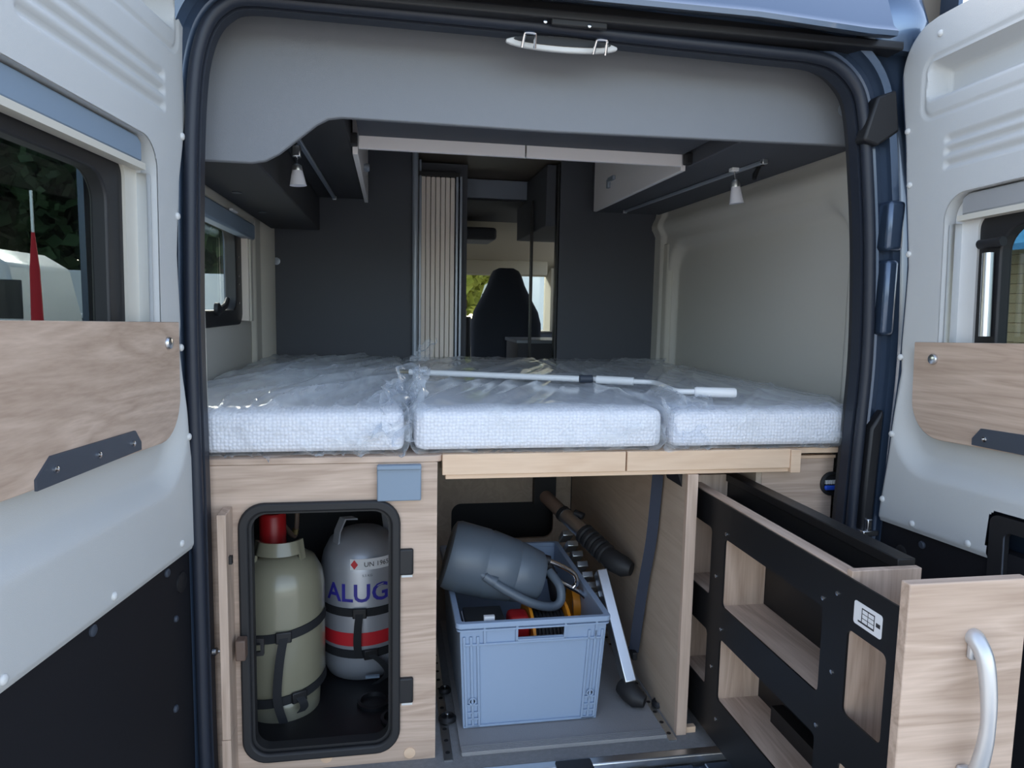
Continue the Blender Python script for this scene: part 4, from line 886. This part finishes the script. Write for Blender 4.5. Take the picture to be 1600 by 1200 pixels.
# ladder
T0, T1 = at(850, 774, y=.74), at(966, 884, y=.40); dl = (T1-T0); e = dl.normalized()
LD = thing('telescopic_ladder', 'folded telescopic ladder leaning beside the crate', 'ladder', at(990, 1085, z=.0))
build('end_tube', MB().tube([T0, T0+e*.008, T0+dl*.30], [.019,.023,.023], 18), 'brown', LD); sl_ = build('upper_rail', MB().tube([T0+dl*.26, T0+dl*.62], .0245, 18), 'alu', LD)
build('clamp_ring', MB().tube([T0+dl*.27, T0+dl*.31], .027, 18), 'black', LD)
for k in range(5): f = .56+k*.062; build('clamp', MB().tube([T0+dl*f, T0+dl*(f+.012), T0+dl*(f+.045), T0+dl*(f+.056)], [.028,.034,.034,.028], 16), 'rubber', LD)
build('clamp_foot', MB().tube([T0+dl*.87, T0+dl*.93, T0+dl*1.03+V3((.01,0,.004)), T0+dl*1.08+V3((.02,0,.008))], [.030,.034,.032,.02], 16), 'rubber', LD)
build('lock_knob', MB().tube([T0+dl*.36+V3((.02,0,.02)), T0+dl*.42+V3((.035,0,.02))], .012, 12), 'black', LD)
B0, B1 = at(938, 893, y=.42), at(983, 1068, y=.215); eb = (B1-B0).normalized(); sx = eb.cross(V3((0,1,0))).normalized()
build('leg', MB().obox((B0+B1)/2, eb, sx, eb.cross(sx), (B1-B0).length/2, .0165, .028), 'alu', LD, bevel=.003)
build('foot', softbox(-.024, .052, -.03, .03, -.016, .020, .014, 10, 8, 6), 'rubber', LD) if False else None
fo = at(985, 1078, y=.20); fm = MB().tube([fo+V3((-.012,.03,.012)), fo+V3((0,.0,.008)), fo+V3((.012,-.02,.0)), fo+V3((.03,-.035,-.003))], [.026,.030,.027,.016], 14); 
zmin = min(v.z for v in fm.v); fm.v = [v + V3((0,0,-.003-zmin)) for v in fm.v]; build('foot', fm, 'rubber', LD)
for k in range(7):
    a = at(884+k*7.5, 838+k*16, y=.68-k*.037); build('rung', MB().obox(a, V3((1,0,0)), V3((0,.8,-.6)), V3((0,.6,.8)), .018, .036, .0095), 'alu', LD, bevel=.002)

# ------------------------------------------------------------------ outside
def blob_tree(x, y, h, r, m, lab, seed, group):
    t = thing('tree', lab, 'tree', (x, y, -.55), group)
    build('trunk', MB().tube([(x, y, -.55), (x+.1, y, h*.3), (x, y, h*.6)], [.22, .17, .1], 10), 'bark', t)
    rnd = random.Random(int(seed*10)+1); mb = MB(); nl = 5200
    for k in range(nl):
        p = V3((rnd.gauss(0,1), rnd.gauss(0,1), rnd.gauss(0,1))).normalized(); d = (1 + .32*noise.noise(p*1.9+V3((seed,0,0))) + .22*noise.noise(p*5+V3((0,seed,0))))*(rnd.random()**.22)
        c = V3((x + p.x*r*d, y + p.y*r*d, h*.58 + p.z*h*.46*d)); s1 = r*.045*(.6+rnd.random())
        a = V3((rnd.gauss(0,1), rnd.gauss(0,1), rnd.gauss(0,1))).normalized(); b = a.cross(V3((rnd.gauss(0,1), rnd.gauss(0,1), rnd.gauss(0,1)))).normalized()
        k0 = len(mb.v); mb.v += [c-a*s1*1.4, c+b*s1, c+a*s1*1.4, c-b*s1]; mb.f.append((k0, k0+1, k0+2, k0+3))
    cr = build('crown', mb, m, t); cr['kind'] = 'stuff'
labs = ['dark tree at the far left behind the caravans', 'broad dark tree behind the long caravan', 'tall dark tree right of the long caravan', 'dark tree behind the red parasol']
for i, (px, d, h, r) in enumerate(((-160, 36, 12, 5), (170, 40, 13, 6), (345, 34, 12, 5), (40, 46, 15, 6))):
    q = at(px, 480, y=d); blob_tree(q.x, q.y, h, r, 'foliage', labs[i], i*3.1, 'dark trees on the left')
for i, (px, d, h, r) in enumerate(((715, 17, 8, 2.6), (760, 22, 9, 3.2))):
    q = at(px, 480, y=d); blob_tree(q.x, q.y, h, r, 'leaf', ['sunlit yellow-green tree seen through the windscreen', 'second sunlit tree further back through the windscreen'][i], 11+i*2.3, 'sunlit trees ahead')
def caravan(c, L, lab, rot=0):
    t = thing('caravan', lab, 'caravan', c, 'white caravans'); x, y, z = c; H = 2.45
    pf = [(-L/2,.55), (-L/2-.15,1.2), (-L/2+.15,2.2), (-L/2+.5,H), (L/2-.5,H), (L/2-.1,2.2), (L/2+.1,1.2), (L/2,.55)]
    build('shell', MB().prism([(x+a, y, z+b) for a, b in pf], (0, 2.2, 0)), 'caravan', t, bevel=.05)
    for a in ((L*.3,) if L < 2.5 else ((-L*.38,) if L < 5 else ())): build('window', MB().box(x+a-.5, x+a+.5, y-.02, y+.01, z+1.35, z+1.95), 'darkglass', t, bevel=.03)
    build('waist_line', MB().box(x-L/2, x+L/2, y-.012, y, z+1.08, z+1.12), 'pole', t)
    for s in (-.3, .5): build('wheel', MB().lathe([(.32,-.1), (.32,.1)], (x+s, y+.05, z+.32), (0,1,0), 24), 'black', t)
q = at(215, 480, y=19); caravan((q.x, 19, -.55), 6.4, 'long white caravan standing left beyond the van'); q = at(-88, 480, y=10.5); caravan((q.x, 10.5, -.55), 2.0, 'short white caravan at the far left edge')
q = at(862, 480, y=13); caravan((q.x, 13, -.55), 2.6, 'white vehicle seen past the cab through the windscreen')
q = at(57, 470, y=9); p = thing('parasol', 'closed red parasol seen through the left door window', 'parasol', (q.x, 9, -.55))
build('pole', MB().tube([(q.x, 9, -.55), (q.x, 9, 2.55)], .02, 8), 'alu', p); build('cloth', MB().lathe([(.07,0), (.085,.3), (.06,1.5), (.02,2.0)], (q.x, 9, .0), (0,0,1), 14), 'parasol', p)
q = at(90, 490, y=14); p = thing('car', 'low white car in front of the long caravan', 'car', (q.x, 14, -.55))
build('body', MB().prism([(q.x-2, 14, -.25), (q.x-2, 14, .25), (q.x-1.2, 14, .38), (q.x-.7, 14, .82), (q.x+.7, 14, .82), (q.x+1.3, 14, .35), (q.x+2, 14, .2), (q.x+2, 14, -.25)], (0, 1.7, 0)), 'caravan', p, bevel=.06)
build('side_glass', MB().prism([(q.x-1.0, 13.98, .40), (q.x-.65, 13.98, .75), (q.x+.62, 13.98, .75), (q.x+1.0, 13.98, .40)], (0, .02, 0)), 'darkglass', p)
for s in (-1.25, 1.25): build('wheel', MB().lathe([(.3,-.1), (.3,.1)], (q.x+s, 14.05, -.25), (0,1,0), 20), 'black', p)
q = at(1640, 430, y=7); hs_ = thing('timber_house', 'ochre clapboard house seen through the right door window', 'house', (8.1, 8, -.55))
build('wall', MB().box(8.02, 8.2, 2.5, 14, -.55, 4.2), 'bark', hs_)
pk0 = build('plank', MB().prism([(8.0, 2.5, -.54), (8.018, 2.5, -.415), (8.02, 2.5, -.415), (8.02, 2.5, -.54)], (0, 11.5, 0)), 'siding', hs_)
for k in range(1, 36):
    o = pk0.copy(); COL.objects.link(o); o.parent = hs_; o.location = (0, 0, k*.132); ORG[o.name] = ORG[pk0.name]
build('awning', MB().prism([(7.2, 3, 2.02), (8, 3, 2.5), (8, 3, 2.38), (7.2, 3, 1.94)], (0, 10, 0)), 'cyan', hs_)
build('roof', MB().prism([(7.6, 2.3, 4.1), (10.5, 2.3, 5.8), (13, 2.3, 4.1)], (0, 12, 0)), 'bark', hs_)
